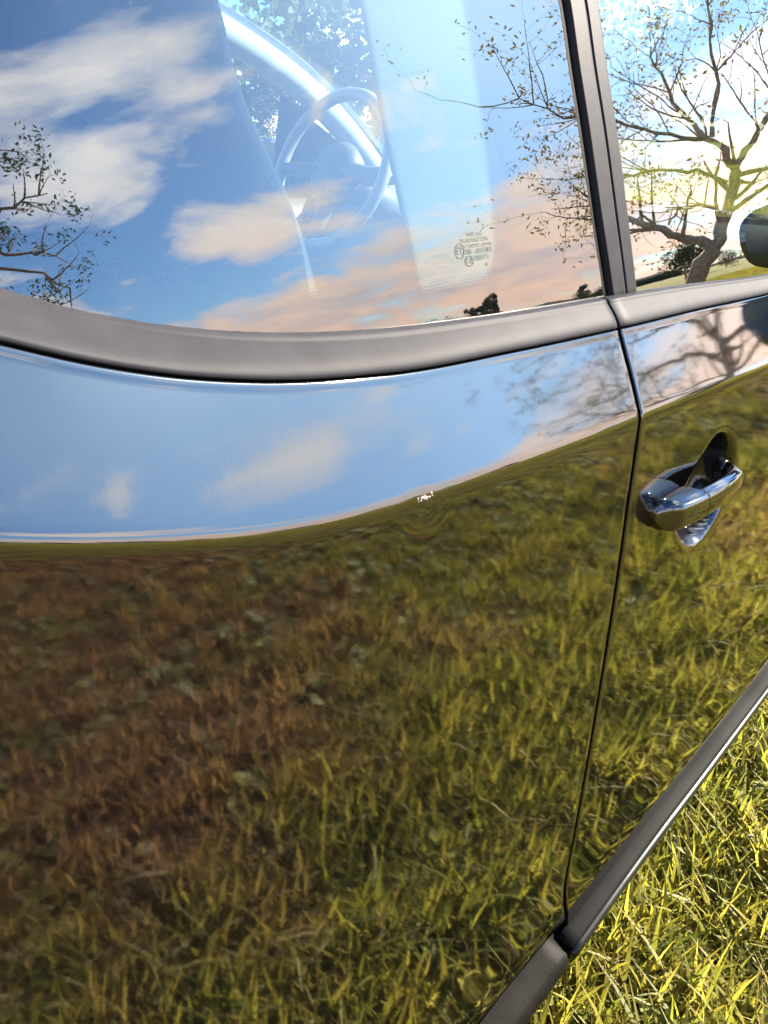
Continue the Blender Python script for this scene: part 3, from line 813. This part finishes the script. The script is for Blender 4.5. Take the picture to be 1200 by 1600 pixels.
# seats: backrest profile from the photo's silhouette for the passenger seat
def seat(yc, x_off, name='front_seat'):
    s = bpy.data.objects.new(name, None); COL.objects.link(s); C(s); s.location = (0, 0, 0)
    hw = .235
    # backrest: side outline (rear edge, front edge) along z
    rear = Curve1D([(.50, .36), (.70, .285), (.90, .235), (1.07, .205), (1.15, .228), (1.22, .245), (1.26, .27)])
    fpx = [inside(p, .272) for p in ((372, 0), (392, 120), (434, 228), (466, 292), (486, 350), (498, 400))]
    front = Curve1D([(.50, fpx[-1].x+.12), (.75, fpx[-1].x+.05)]+[(q.z, q.x+.012) for q in fpx]+[(1.26, fpx[0].x-.012)])
    rows = []
    for z in list(np.linspace(.50, 1.2, 26))+[1.225, 1.245, 1.255, 1.26]:
        xr, xf = rear(z)+x_off, front(z)+x_off; taper = 1-.18*max(0, (z-.75)/.5)**2; hwz = hw*taper
        if z > 1.2: hwz *= math.sqrt(max(.05, 1-((z-1.2)/.062)**2)); xm = .5*(xr+xf); k = math.sqrt(max(.05, 1-((z-1.2)/.062)**2)); xr, xf = xm+(xr-xm)*k, xm+(xf-xm)*k
        row = []
        for a in np.linspace(0, 2*math.pi, 40, endpoint=False):
            ca, sa = math.cos(a), math.sin(a); e = 2/4.5
            X_ = .5*(xr+xf)+.5*(xf-xr)*abs(ca)**e*(1 if ca > 0 else -1); Y_ = yc+hwz*abs(sa)**e*(1 if sa > 0 else -1)
            if ca > 0: X_ -= .035*(1-min(1, abs(sa)/.8)**2)*(ca)
            row.append(Vector((X_, Y_, z)))
        rows.append(row)
    o = loft('backrest', rows, LEATHER, None, closed=True, caps=True); o.parent = s
    # pale stitching along the front outboard edge
    vs, fs = [], []
    for side in (-1,):
        for z in np.arange(1.10, 1.2, .0065):
            x = .5*(rear(z)+front(z))+.43*(front(z)-rear(z))+x_off-.007; y = yc+side*hw*(1-.18*max(0, (z-.75)/.5)**2)*.86-.004
            v, f = tube([(x, y-.002, z), (x-.0035, y-.004, z+.0035)], .0011, 5); n0 = len(vs); vs += v; fs += [tuple(i+n0 for i in q) for q in f]
    o = mesh('stitching', vs, fs, STITCH); o.parent = s
    hr = []
    for k, z in enumerate(np.linspace(1.30, 1.44, 12)):
        f = math.sqrt(max(.03, 1-((z-1.37)/.0705)**2)); f = f**.6
        hr.append([Vector((.335+x_off+.055*f*math.cos(a), yc+.13*f*abs(math.sin(a))**.6*(1 if math.sin(a) > 0 else -1), z)) for a in np.linspace(0, 2*math.pi, 24, endpoint=False)])
    o = loft('headrest', hr, LEATHER, None, closed=True, caps=True); o.parent = s
    for dy in (-.05, .05):
        o = tubeobj('headrest_post', [(.335+x_off, yc+dy, 1.22), (.335+x_off, yc+dy, 1.32)], .006, ALLOY, None, 8); o.parent = s
    o = box('cushion', (.42+x_off, yc-.25, .40), (.95+x_off, yc+.25, .56), LEATHER, None, .06, 4); o.parent = s
    o = box('seat_base', (.45+x_off, yc-.22, .32), (.90+x_off, yc+.22, .41), DASH, None, .02); o.parent = s
    return s
seat(.47, 0.0); seat(1.20, .14)
rb = bpy.data.objects.new('rear_bench', None); COL.objects.link(rb); C(rb)
o = box('bench_cushion', (-.45, .20, .42), (.08, W_CAR-.20, .60), LEATHER, None, .07, 4); o.parent = rb
o = box('bench_backrest', (-.66, .20, .50), (-.46, W_CAR-.20, 1.08), LEATHER, None, .07, 4); o.parent = rb
# dashboard
rows = []
for y in np.linspace(.10, W_CAR-.10, 24):
    rows.append([Vector((2.0, y, .93)), Vector((1.80, y, .955)), Vector((1.62, y, .95)), Vector((1.55, y, .91)), Vector((1.56, y, .80)), Vector((1.62, y, .68)), Vector((1.75, y, .50))])
C(loft('dashboard', rows, DASH))
# steering wheel (left-hand drive)
swc = inside((516, 266), 1.20)
swr = bpy.data.objects.new('steering_wheel', None); COL.objects.link(swr); C(swr)
ax = Vector((-math.cos(R(24)), 0, math.sin(R(24)))); u_ = Vector((0, 1, 0)); v_ = ax.cross(u_)
o = tubeobj('wheel_rim', [swc+(u_*math.cos(a)+v_*math.sin(a))*.175 for a in np.linspace(0, 2*math.pi, 64, endpoint=False)], .0145, RIMM, None, 12, True); o.parent = swr
for a in (R(0), R(180), R(90)):
    d_ = u_*math.cos(a)+v_*math.sin(a)
    o = tubeobj('spoke', [swc-ax*.02+d_*.04, swc-ax*.012+d_*.11, swc+d_*.17], [.03, .018, .013], DASH, None, 8); o.parent = swr
hubr = [[swc+ax*h+(u_*math.cos(a)+v_*math.sin(a))*r_ for a in np.linspace(0, 2*math.pi, 28, endpoint=False)] for r_, h in ((.065, -.05), (.075, -.02), (.06, .005), (.001, .012))]
o = loft('airbag_pad', hubr, DASH, None, closed=True); o.parent = swr
o = tubeobj('column', [swc-ax*.03, swc-ax*.30], .04, DASH, None, 12); o.parent = swr
for sgn in (-1, 1):
    o = tubeobj('stalk', [swc-ax*.07+u_*sgn*.05, swc-ax*.06+u_*sgn*.17+Vector((0, 0, .01))], [.008, .011], DASH, None, 8); o.parent = swr
# inner mirror
im = bpy.data.objects.new('rear_view_mirror', None); COL.objects.link(im); C(im)
o = box('mirror_body', (1.16, .72, 1.31), (1.19, .95, 1.38), RUBBER, None, .012); o.parent = im
o = tubeobj('mirror_stem', [(1.185, .83, 1.35), (1.27, .83, 1.40)], .008, RUBBER, None, 8); o.parent = im

# ------------------------------------------------------------------ ground
def soil():
    m, b = newmat('meadow_soil'); p = pos(b)
    n = b.noise(p, 1.1, 6, .6); f = b.noise(p, 42., 5, .65); g = b.noise(p, 9., 5, .6)
    near = b.mix(b.ramp(f, (.35, 0.), (.65, 1.)), (.060, .046, .020), (.12, .098, .038))
    green = b.mix(b.ramp(g, (.35, 0.), (.65, 1.)), (.12, .125, .025), (.21, .19, .045))
    c = b.mix(b.ramp(n, (.40, 0.), (.58, .75)), near, green)
    # far field: the sward closes up
    vl = b.n('ShaderNodeVectorMath', operation='LENGTH', i={0: p}).outputs['Value']
    c = b.mix(b.ramp(b.m('DIVIDE', vl, 40.), (.15, 0.), (.6, 1.)), c, green)
    pr = b.n('ShaderNodeBsdfPrincipled', i={'Base Color': c, 'Roughness': .95, 'Specular IOR Level': .1, 'Normal': bump(b, b.m('ADD', f, g), .03)})
    return out(m, b, pr.outputs[0])
SOIL = soil()
def gz(x, y):
    r = math.hypot(x, y)
    return (.012*math.sin(x*2.1+.4)*math.cos(y*1.7)+.008*math.sin(x*5.3+y*4.1))*min(1, r) + (.6*math.sin(x*.045)*math.cos(y*.037+.5))*min(1, max(0, r-10)/40)
rr = [0.0]+list(np.geomspace(.3, 900, 80)); verts, na = [(0, 0, gz(0, 0))], 128
for r_ in rr[1:]:
    for k in range(na):
        a = 2*math.pi*k/na; x, y = r_*math.cos(a), r_*math.sin(a); verts.append((x, y, gz(x, y)))
fs = [(0, 1+k, 1+(k+1) % na) for k in range(na)]
for i in range(len(rr)-2):
    for k in range(na):
        fs.append((1+i*na+k, 1+(i+1)*na+k, 1+(i+1)*na+(k+1) % na, 1+i*na+(k+1) % na))
tag(mesh('ground', verts, fs, SOIL), 'grassy meadow soil stretching to the horizon', None, None, 'structure')

# ------------------------------------------------------------------ grass (stuff)
def leafmat(name, cols, brown, patch=0.55, trans=.45):
    m, b = newmat(name)
    oi = b.n('ShaderNodeObjectInfo'); p = pos(b); rnd = oi.outputs['Random']
    pl_ = b.noise(p, .62, 5, .62, .6); p2 = b.noise(p, 3.2, 3, .6)
    c = b.ramp(rnd, *[(k/(len(cols)-1), cc) for k, cc in enumerate(cols)])
    f = b.m('ADD', b.m('MULTIPLY', pl_, .75), b.m('MULTIPLY', p2, .25))
    lit = b.n('ShaderNodeVectorMath', operation='DISTANCE', i={0: p, 1: (.35, -2.3, 0)}).outputs['Value']     # litter under the leafy tree
    f = b.m('ADD', f, b.ramp(b.m('DIVIDE', lit, 5.0), (.12, .19), (.50, 0.0)))
    f = b.m('SUBTRACT', f, .075)
    c = b.mix(b.m('MULTIPLY', b.ramp(f, (patch-.07, 0.), (patch+.06, 1.)), .85), c, b.ramp(b.m('FRACT', b.m('MULTIPLY', rnd, 7.3)), (0., brown[0]), (1., brown[1])))
    df = b.n('ShaderNodeBsdfDiffuse', i={'Color': c}); tr = b.n('ShaderNodeBsdfTranslucent', i={'Color': c})
    gl = b.n('ShaderNodeBsdfGlossy', i={'Color': (.8, .8, .8, 1), 'Roughness': .55})
    mx = b.n('ShaderNodeMixShader', i={0: trans, 1: df.outputs[0], 2: tr.outputs[0]})
    mx = b.n('ShaderNodeMixShader', i={0: .02, 1: mx.outputs[0], 2: gl.outputs[0]})
    return out(m, b, mx.outputs[0])
BLADE = leafmat('grass_blade', [(.13, .145, .018), (.22, .21, .025), (.31, .26, .04), (.18, .185, .022)], [(.25, .125, .065), (.33, .19, .085)], trans=.66)
BROAD = leafmat('broad_leaf', [(.13, .17, .025), (.22, .25, .035), (.28, .28, .06)], [(.14, .10, .03), (.18, .13, .05)], .62, .6)
STRAW = leafmat('dry_stalk', [(.36, .29, .11), (.30, .20, .08), (.20, .12, .06)], [(.17, .10, .06), (.22, .13, .07)], .5, .3)
DEAD = leafmat('dead_leaf', [(.16, .075, .03), (.22, .12, .05), (.11, .055, .035)], [(.14, .07, .04), (.2, .1, .05)], .5, .3)
def tuft(name, n, hmin, hmax, wid, spread, lean, mat, seg=4):
    vs, fs = [], []
    for _ in range(n):
        a = RNG.uniform(0, 2*math.pi); r_ = spread*math.sqrt(RNG.uniform()); bx_, by_ = r_*math.cos(a), r_*math.sin(a)
        h = RNG.uniform(hmin, hmax); d = RNG.uniform(0, 2*math.pi); ln = lean*RNG.uniform(.2, 1.6); wd = wid*RNG.uniform(.6, 1.3)
        dx_, dy_ = math.cos(d), math.sin(d); tw = RNG.uniform(-.6, .6); n0 = len(vs)
        for k in range(seg+1):
            t = k/seg; q = h*(ln*t**2.0); zz = h*(t-.30*ln*t**2.4); ww = wd*(1-t**1.8)*.5+.0002
            ang = d+math.pi/2+tw*t
            vs += [(bx_+dx_*q-math.cos(ang)*ww, by_+dy_*q-math.sin(ang)*ww, zz-.01), (bx_+dx_*q+math.cos(ang)*ww, by_+dy_*q+math.sin(ang)*ww, zz-.01)]
        for k in range(seg): fs.append((n0+2*k, n0+2*k+1, n0+2*k+3, n0+2*k+2))
    me = bpy.data.meshes.new(name); me.from_pydata(vs, [], fs); me.materials.append(mat)
    me.polygons.foreach_set('use_smooth', [True]*len(me.polygons)); return bpy.data.objects.new(name, me)
def rosette(name, n, L, wd, mat, up=.5, stem=.3):
    vs, fs = [], []
    for k in range(n):
        a = 2*math.pi*k/n+RNG.uniform(-.4, .4); l = L*RNG.uniform(.6, 1.15); u = up*RNG.uniform(.4, 1.4); n0 = len(vs); m_ = 6
        ca, sa = math.cos(a), math.sin(a)
        for i in range(m_+1):
            t = i/m_; ww = wd*(.08 if t < stem else max(.0, math.sin(math.pi*((t-stem)/(1-stem))**.8))**.7)*.5+.0006
            rr_ = l*t; zz = l*(u*t-.55*u*t*t*1.3)
            vs += [(rr_*ca-sa*ww, rr_*sa+ca*ww, zz+.25*ww), (rr_*ca, rr_*sa, zz), (rr_*ca+sa*ww, rr_*sa-ca*ww, zz+.25*ww)]
        for i in range(m_):
            o_ = n0+3*i; fs += [(o_, o_+1, o_+4, o_+3), (o_+1, o_+2, o_+5, o_+4)]
    me = bpy.data.meshes.new(name); me.from_pydata(vs, [], fs); me.materials.append(mat)
    me.polygons.foreach_set('use_smooth', [True]*len(me.polygons)); return bpy.data.objects.new(name, me)
def scatter(name, pts, scl, srcs, label, cat=None, tilt=.15):
    """one object: points that carry instances of the given small meshes"""
    n = len(pts); me = bpy.data.meshes.new(name); me.from_pydata([tuple(p) for p in pts], [], [])
    rot = np.stack([RNG.normal(0, tilt, n), RNG.normal(0, tilt, n), RNG.uniform(0, 2*math.pi, n)], 1).astype(np.float32)
    me.attributes.new('rot', 'FLOAT_VECTOR', 'POINT').data.foreach_set('vector', rot.ravel())
    me.attributes.new('scl', 'FLOAT', 'POINT').data.foreach_set('value', np.asarray(scl, np.float32))
    me.attributes.new('pick', 'INT', 'POINT').data.foreach_set('value', RNG.integers(0, len(srcs), n).astype(np.int32))
    o = link(bpy.data.objects.new(name, me)); tag(o, label, cat, None, 'stuff')
    g = bpy.data.node_groups.new(name+'_nodes', 'GeometryNodeTree')
    g.interface.new_socket('Geometry', in_out='INPUT', socket_type='NodeSocketGeometry'); g.interface.new_socket('Geometry', in_out='OUTPUT', socket_type='NodeSocketGeometry')
    N, L = g.nodes.new, g.links.new
    gi, go = N('NodeGroupInput'), N('NodeGroupOutput'); jn = N('GeometryNodeGeometryToInstance')
    for s_ in srcs:
        oi = N('GeometryNodeObjectInfo'); oi.inputs['Object'].default_value = s_; L(oi.outputs['Geometry'], jn.inputs[0])
    def attr(nm, typ):
        a = N('GeometryNodeInputNamedAttribute'); a.data_type = typ; a.inputs['Name'].default_value = nm; return a.outputs['Attribute']
    ip = N('GeometryNodeInstanceOnPoints'); ip.inputs['Pick Instance'].default_value = True
    e2r = N('FunctionNodeEulerToRotation'); L(attr('rot', 'FLOAT_VECTOR'), e2r.inputs[0])
    L(gi.outputs[0], ip.inputs['Points']); L(jn.outputs[0], ip.inputs['Instance']); L(attr('pick', 'INT'), ip.inputs['Instance Index'])
    L(e2r.outputs[0], ip.inputs['Rotation']); L(attr('scl', 'FLOAT'), ip.inputs['Scale']); L(ip.outputs[0], go.inputs[0])
    md = o.modifiers.new('scatter', 'NODES'); md.node_group = g
    return o
def blocked(x, y): return -.55 < x < 2.95 and .22 < y < W_CAR-.22
def ring_pts(r0, r1, dens, ylim=1e9, amin=-math.pi, amax=math.pi, cx_=.5, cy_=-.3):
    A = .5*(amax-amin)*(r1*r1-r0*r0); n = int(A*dens); res = []
    r_ = np.sqrt(RNG.uniform(r0*r0, r1*r1, n)); a = RNG.uniform(amin, amax, n)
    for rr_, aa in zip(r_, a):
        x, y = cx_+rr_*math.cos(aa), cy_+rr_*math.sin(aa)
        if y < ylim and not blocked(x, y): res.append((x, y, gz(x, y)))
    return res
tA = [tuft('tuft', 28, .016, .052, .0050, .036, .8, BLADE) for _ in range(6)]+[tuft('tuft', 16, .03, .095, .0056, .03, .6, BLADE) for _ in range(2)]
tS = [tuft('stalks', 7, .04, .13, .0026, .035, .55, STRAW) for _ in range(3)]
tH = [tuft('thatch', 10, .02, .06, .0028, .03, .4, STRAW, 2) for _ in range(3)]
tR = [rosette('rosette', 7, .085, .034, BROAD), rosette('rosette', 6, .07, .04, BROAD, .9, .4), rosette('clover', 9, .05, .022, BROAD, 1.1, .5)]
tD = [rosette('litter', 3, .035, .022, DEAD, .5, .05), rosette('litter', 2, .045, .026, DEAD, .7, .1)]
def pz(pts, lo, hi): return RNG.uniform(lo, hi, len(pts))
near = ring_pts(0, 2.6, 1900, .30); nsc = [RNG.uniform(.7, 1.25)*(1.35 if y > -.6 else (1.05 if y > -1.0 else .78)) for (x, y, z) in near]; scatter('grass', near, nsc, tA, 'long yellow-green grass growing beside the car')
st = ring_pts(0, 3.2, 160, .30); scatter('dry_grass', st, pz(st, .4, .9), tS, 'dry straw-coloured stalks among the grass')
ro = ring_pts(0, 3.0, 130, .30)+ring_pts(0, 1.7, 170, .30, cx_=1.2, cy_=-.5); scatter('meadow_herbs', ro, pz(ro, .5, 1.15), tR, 'low broad-leaved herbs among the grass')
th = ring_pts(0, 2.4, 520, .30); scatter('thatch', [(x, y, z+.008) for x, y, z in th], pz(th, .5, 1.1), tH, 'flattened dry thatch lying under the grass', tilt=1.0)
de = ring_pts(0, 5.0, 90, .30)+ring_pts(0, 1.9, 260, .30, cx_=.5, cy_=-2.4); scatter('leaf_litter', de, pz(de, .5, 1.3), tD, 'brown fallen leaves lying in the grass', tilt=.5)
mid = ring_pts(2.5, 8, 420, .5); scatter('meadow_grass', mid, pz(mid, .65, 1.1), tA, 'meadow grass in front of the car side')
ms = ring_pts(3, 9, 60, .5); scatter('meadow_straw', ms, pz(ms, .7, 1.3), tS, 'dry stalks scattered in the meadow')
tF = [tuft('far_tuft', 34, .05, .14, .010, .14, .8, BLADE, 3) for _ in range(4)]
far = ring_pts(7.5, 32, 26); scatter('far_grass', far, pz(far, .8, 1.5), tF, 'grass of the open field further off')

# ------------------------------------------------------------------ trees
BARK = pbr('bark', (.38, .285, .20), .9, .15, var=.4, scale=25, bscale=60, bdist=.02)
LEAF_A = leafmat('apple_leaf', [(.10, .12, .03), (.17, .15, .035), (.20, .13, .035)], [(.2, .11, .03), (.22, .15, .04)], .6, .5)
LEAF_B = leafmat('field_tree_leaf', [(.04, .06, .018), (.07, .09, .022), (.10, .11, .03)], [(.10, .09, .03), (.14, .10, .03)], .6, .4)  # darker green leaves of the small leafy tree
LEAF_F = leafmat('far_leaf', [(.025, .035, .014), (.045, .05, .018), (.07, .055, .022)], [(.08, .05, .025), (.06, .05, .02)], .55, .3)
LEAF_N = leafmat('meadow_tree_leaf', [(.05, .075, .03), (.08, .10, .035), (.11, .11, .04)], [(.10, .08, .03), (.09, .09, .03)], .6, .4)
def merge(parts):
    V, Fc = [], []
    for v, f in parts:
        n0 = len(V); V += v; Fc += [tuple(i+n0 for i in q) for q in f]
    return V, Fc
def grow(start, d, length, rad, depth, rs, tubes, tips, bend=.35, up=.05):
    """a gnarled branch and its children"""
    n = max(4, int(length/.14)); p = Vector(start); d = d.normalized(); pts, rads = [p.copy()], [rad]
    for k in range(n):
        d = (d+Vector((rs.normal(0, bend), rs.normal(0, bend), rs.normal(0, bend)+up))*.35).normalized()
        p = p+d*(length/n); pts.append(p.copy()); rads.append(max(.0016, rad*(1-.72*(k+1)/n)))
        if depth > 0 and k > n*.25 and rs.uniform() < .62:
            side = d.cross(Vector((rs.normal(), rs.normal(), rs.normal()))).normalized()
            grow(p, d*.55+side*.8, length*rs.uniform(.35, .62), rads[-1]*.62, depth-1, rs, tubes, tips, bend, up)
    tubes.append(tube(pts, rads, 6 if rad > .02 else 4))
    if depth <= 1: tips += pts[1:]
def leaves(tips, per, size, rs, spread=.06):
    vs, fs = [], []
    for t in tips:
        for _ in range(rs.poisson(per)):
            c = t+Vector((rs.normal(0, spread), rs.normal(0, spread), rs.normal(0, spread)))
            a = Vector((rs.normal(), rs.normal(), rs.normal()-.3)).normalized(); b_ = a.cross(Vector((rs.normal(), rs.normal(), rs.normal()))).normalized()
            s = size*rs.uniform(.6, 1.3); n0 = len(vs)
            vs += [c-a*s, c+b_*s*.42-a*s*.1, c+a*s, c-b_*s*.42-a*s*.1]; fs.append((n0, n0+1, n0+2, n0+3))
    return vs, fs
def tree_obj(name, loc, label, cat, tubes, lv, leafm, group=None):
    r_ = empty(name, loc, label, cat, group); inv_ = Matrix.Translation(-Vector(loc))
    v, f = merge(tubes); o = mesh('trunk', v, f, BARK, r_); o.matrix_parent_inverse = inv_
    o = mesh('crown', lv[0], lv[1], leafm, r_, False); o.matrix_parent_inverse = inv_
    return r_
# the gnarled fruit tree reflected in the door window: limbs laid out from the photo, given depth
TREE_R = 9.5
bd = reflect_px((1088, 425)); hd = Vector((bd.x, bd.y, 0)).normalized(); base = Vector((CAM.x, CAM.y, 0))+hd*TREE_R; base.z = gz(base.x, base.y)-.05
side = Vector((-hd.y, hd.x, 0))
def tp(px, depth=0.0):
    q = on(px, yG); d = reflect_px(px); s = (base-q).dot(hd)/d.dot(hd); return q+d*s+hd*depth
rs = np.random.default_rng(5)
def limb(px, r0, r1, dep, tubes, tips, kids=9, kl=1.0, start=None):
    kids = int(kids*1.5)
    m_ = len(px); pts = [tp(p, dep*k/(m_-1)+rs.normal(0, .05)) for k, p in enumerate(px)]
    if start is not None: pts = [start]+pts
    fine = []
    for a, c in zip(pts, pts[1:]):
        for t in (0, .33, .66): fine.append(a.lerp(c, t)+Vector((rs.normal(0, .015), rs.normal(0, .015), rs.normal(0, .015))))
    r0, r1 = r0*.64, r1*.7
    fine.append(pts[-1]); n = len(fine); rads = [r0+(r1-r0)*k/(n-1) for k in range(n)]
    tubes.append(tube(fine, rads, 8))
    for _ in range(kids):
        k = rs.integers(int(n*.35), n); d = (fine[min(k, n-1)]-fine[max(0, k-2)]).normalized(); sd = d.cross(Vector((rs.normal(), rs.normal(), rs.normal()))).normalized()
        grow(fine[k], d*.5+sd*.8+Vector((0, 0, .3)), kl*rs.uniform(.6, 1.3), max(.009, rads[k]*.5), 2, rs, tubes, tips)
    return fine
tubes, tips = [], []
trunk = limb([(1100, 412), (1118, 388)], .19, .16, 0, tubes, tips, 0, start=base)
fork = trunk[-1]
limb([(1105, 378), (1080, 375), (1050, 368), (1010, 356), (975, 340), (940, 322)], .12, .035, -.8, tubes, tips, 10, 1.0, fork)
limb([(1132, 350), (1142, 300), (1150, 262)], .13, .10, .2, tubes, tips, 4, .9, fork)
f2 = tp((1150, 262), .2)
limb([(1130, 235), (1095, 205), (1060, 165), (1030, 110), (1005, 60)], .08, .02, .8, tubes, tips, 12, 1.1, f2)
limb([(1168, 235), (1190, 195), (1225, 150), (1260, 90), (1290, 20)], .08, .02, -.5, tubes, tips, 12, 1.2, f2)
limb([(1120, 330), (1090, 318), (1060, 325), (1040, 345)], .05, .02, .7, tubes, tips, 7, .8, tp((1135, 335)))
limb([(1100, 270), (1060, 262), (1010, 262), (970, 265), (920, 268), (880, 262)], .05, .012, 1.0, tubes, tips, 12, 1.0, tp((1140, 285)))
limb([(1085, 215), (1030, 215), (970, 200), (900, 200), (840, 180)], .05, .010, -1.0, tubes, tips, 12, 1.0, tp((1110, 215)))
limb([(1120, 130), (1110, 60), (1100, -20), (1090, -120)], .05, .012, .3, tubes, tips, 10, 1.1, tp((1110, 215)))
limb([(1205, 260), (1260, 240), (1330, 200)], .06, .02, .5, tubes, tips, 9, 1.1, tp((1152, 275)))
lv = leaves(tips, 1.3, .034, rs)
tree_obj('apple_tree', base, 'gnarled half-bare fruit tree mirrored in the door window', 'tree', tubes, lv, LEAF_A)
# leafier tree whose branch tips reach into the rear end of the quarter window
rs = np.random.default_rng(12)
bd = reflect_px((-190, 330)); hd = Vector((bd.x, bd.y, 0)).normalized(); TREE_L = 6.5
base = Vector((CAM.x, CAM.y, 0))+hd*TREE_L; base.z = gz(base.x, base.y)-.05
tubes, tips = [], []
tr = limb([(-195, 380), (-180, 250)], .14, .11, 0, tubes, tips, 2, .8, start=base)
for px in ([(-120, 400), (-60, 415), (0, 425), (60, 440), (105, 455)], [(-120, 370), (-60, 350), (-10, 340), (30, 325), (70, 310)], [(-110, 310), (-70, 290), (-40, 275), (-10, 265)],
           [(-130, 410), (-70, 440), (-20, 455), (40, 470), (80, 478)], [(-120, 330), (-50, 375), (10, 385), (60, 378), (95, 375)], [(-120, 200), (-100, 130), (-110, 60)], [(-200, 150), (-190, 50), (-200, -50)], [(-260, 200), (-330, 150), (-400, 120)]):
    limb(px, .06, .008, rs.uniform(-.6, .6), tubes, tips, 9, .38, tr[-1] if px[0][1] < 350 else tr[-3])
lv = leaves(tips, 1.7, .026, rs, .04)
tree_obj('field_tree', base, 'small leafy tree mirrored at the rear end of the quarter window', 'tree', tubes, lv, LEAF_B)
# far trees along the field's edge
FAR = ['rounded dark tree on the far field edge', 'broad low tree on the far field edge', 'tall slim tree on the far field edge']
NEARB = ['rounded tree beyond the car, standing across the near meadow', 'broad bushy tree beyond the car, across the near meadow', 'slim upright tree beyond the car, across the near meadow']
def far_tree(az, dist, h, wd, kind, seed, nearer=False):
    rs = np.random.default_rng(seed); c = Vector((dist*math.cos(az), dist*math.sin(az), 0)); c.z = gz(c.x, c.y)-.2
    tb = [tube([c, c+Vector((0, 0, h*.35)), c+Vector((rs.normal(0, .1), rs.normal(0, .1), h*.8))], [h*.03, h*.024, h*.008], 8)]
    for k in range(9):
        a = rs.uniform(0, 2*math.pi); z0 = h*rs.uniform(.25, .6); tb.append(tube([c+Vector((0, 0, z0)), c+Vector((math.cos(a)*wd*.4, math.sin(a)*wd*.4, z0+h*.2))], [h*.012, h*.004], 5))
    clumps = [(c+Vector((rs.normal(0, wd*.26), rs.normal(0, wd*.26), h*rs.uniform(.32, .9))), rs.uniform(.16, .30)*wd) for _ in range(16)]
    vs, fs = [], []
    for cc, r_ in clumps:
        for _ in range(150):
            d = Vector((rs.normal(), rs.normal(), rs.normal())).normalized()*r_*rs.uniform(.55, 1.05); p = cc+d; s = h*.028*rs.uniform(.6, 1.4)
            a = Vector((rs.normal(), rs.normal(), rs.normal())).normalized(); b_ = a.cross(Vector((rs.normal(), rs.normal(), rs.normal()))).normalized(); n0 = len(vs)
            vs += [p-a*s, p+b_*s*.6, p+a*s, p-b_*s*.6]; fs.append((n0, n0+1, n0+2, n0+3))
    tree_obj('meadow_tree' if nearer else 'distant_tree', c, NEARB[kind] if nearer else FAR[kind], 'tree', tb, (vs, fs), LEAF_N if nearer else LEAF_F, ('trees across the near meadow, ' if nearer else 'trees along the far field edge, ')+['rounded', 'broad', 'slim'][kind])
k = 0
rsf = np.random.default_rng(3)
for az in list(np.linspace(-88, -8, 30))+list(np.linspace(0, 62, 14)):
    kind = int(rsf.integers(0, 3)); h = (6.0, 4.2, 7.0)[kind]*rsf.uniform(.6, 1.1)
    far_tree(R(az+rsf.normal(0, 1.2)), rsf.uniform(95, 150), h, h*(.8, 1.3, .45)[kind], kind, 100+k); k += 1
for az, ds, h, wd, kind in ((12, 46, 8.5, 8, 0), (17, 52, 7.0, 9, 1), (21, 44, 9, 6, 2), (25, 50, 8, 8, 0), (31, 48, 7, 8, 1), (37, 42, 8, 7, 0), (43, 40, 7.5, 8, 0), (48, 44, 9.5, 5, 2), (53, 41, 8, 8, 0), (59, 45, 7.5, 9, 1)):  # low-azimuth trees added to darken the view through the door window
    far_tree(R(az), ds, h, wd, kind, 300+az, True)
HILLM = pbr('far_wood', (.030, .036, .020), .95, .05, var=.5, scale=.08)
hv = []
for k in range(200):
    a = 2*math.pi*k/200; r0 = 420
    h = 5+3*math.sin(a*3+.6)+3.5*math.sin(a*11+1.3)+1.5*math.sin(a*37)+1.0*math.sin(a*83)
    for rr_, zz in ((r0, -6), (r0+10, max(1.5, h*.75)), (r0+30, max(2, h)), (r0+90, -6)): hv.append((rr_*math.cos(a), rr_*math.sin(a), zz))
hf = []
for k in range(200):
    for j in range(3): p_, q_ = 4*k+j, 4*((k+1) % 200)+j; hf.append((p_, q_, q_+1, p_+1))
tag(mesh('hills', hv, hf, HILLM), 'low wooded hills around the field', None, None, 'structure')
bpy.context.view_layer.update()
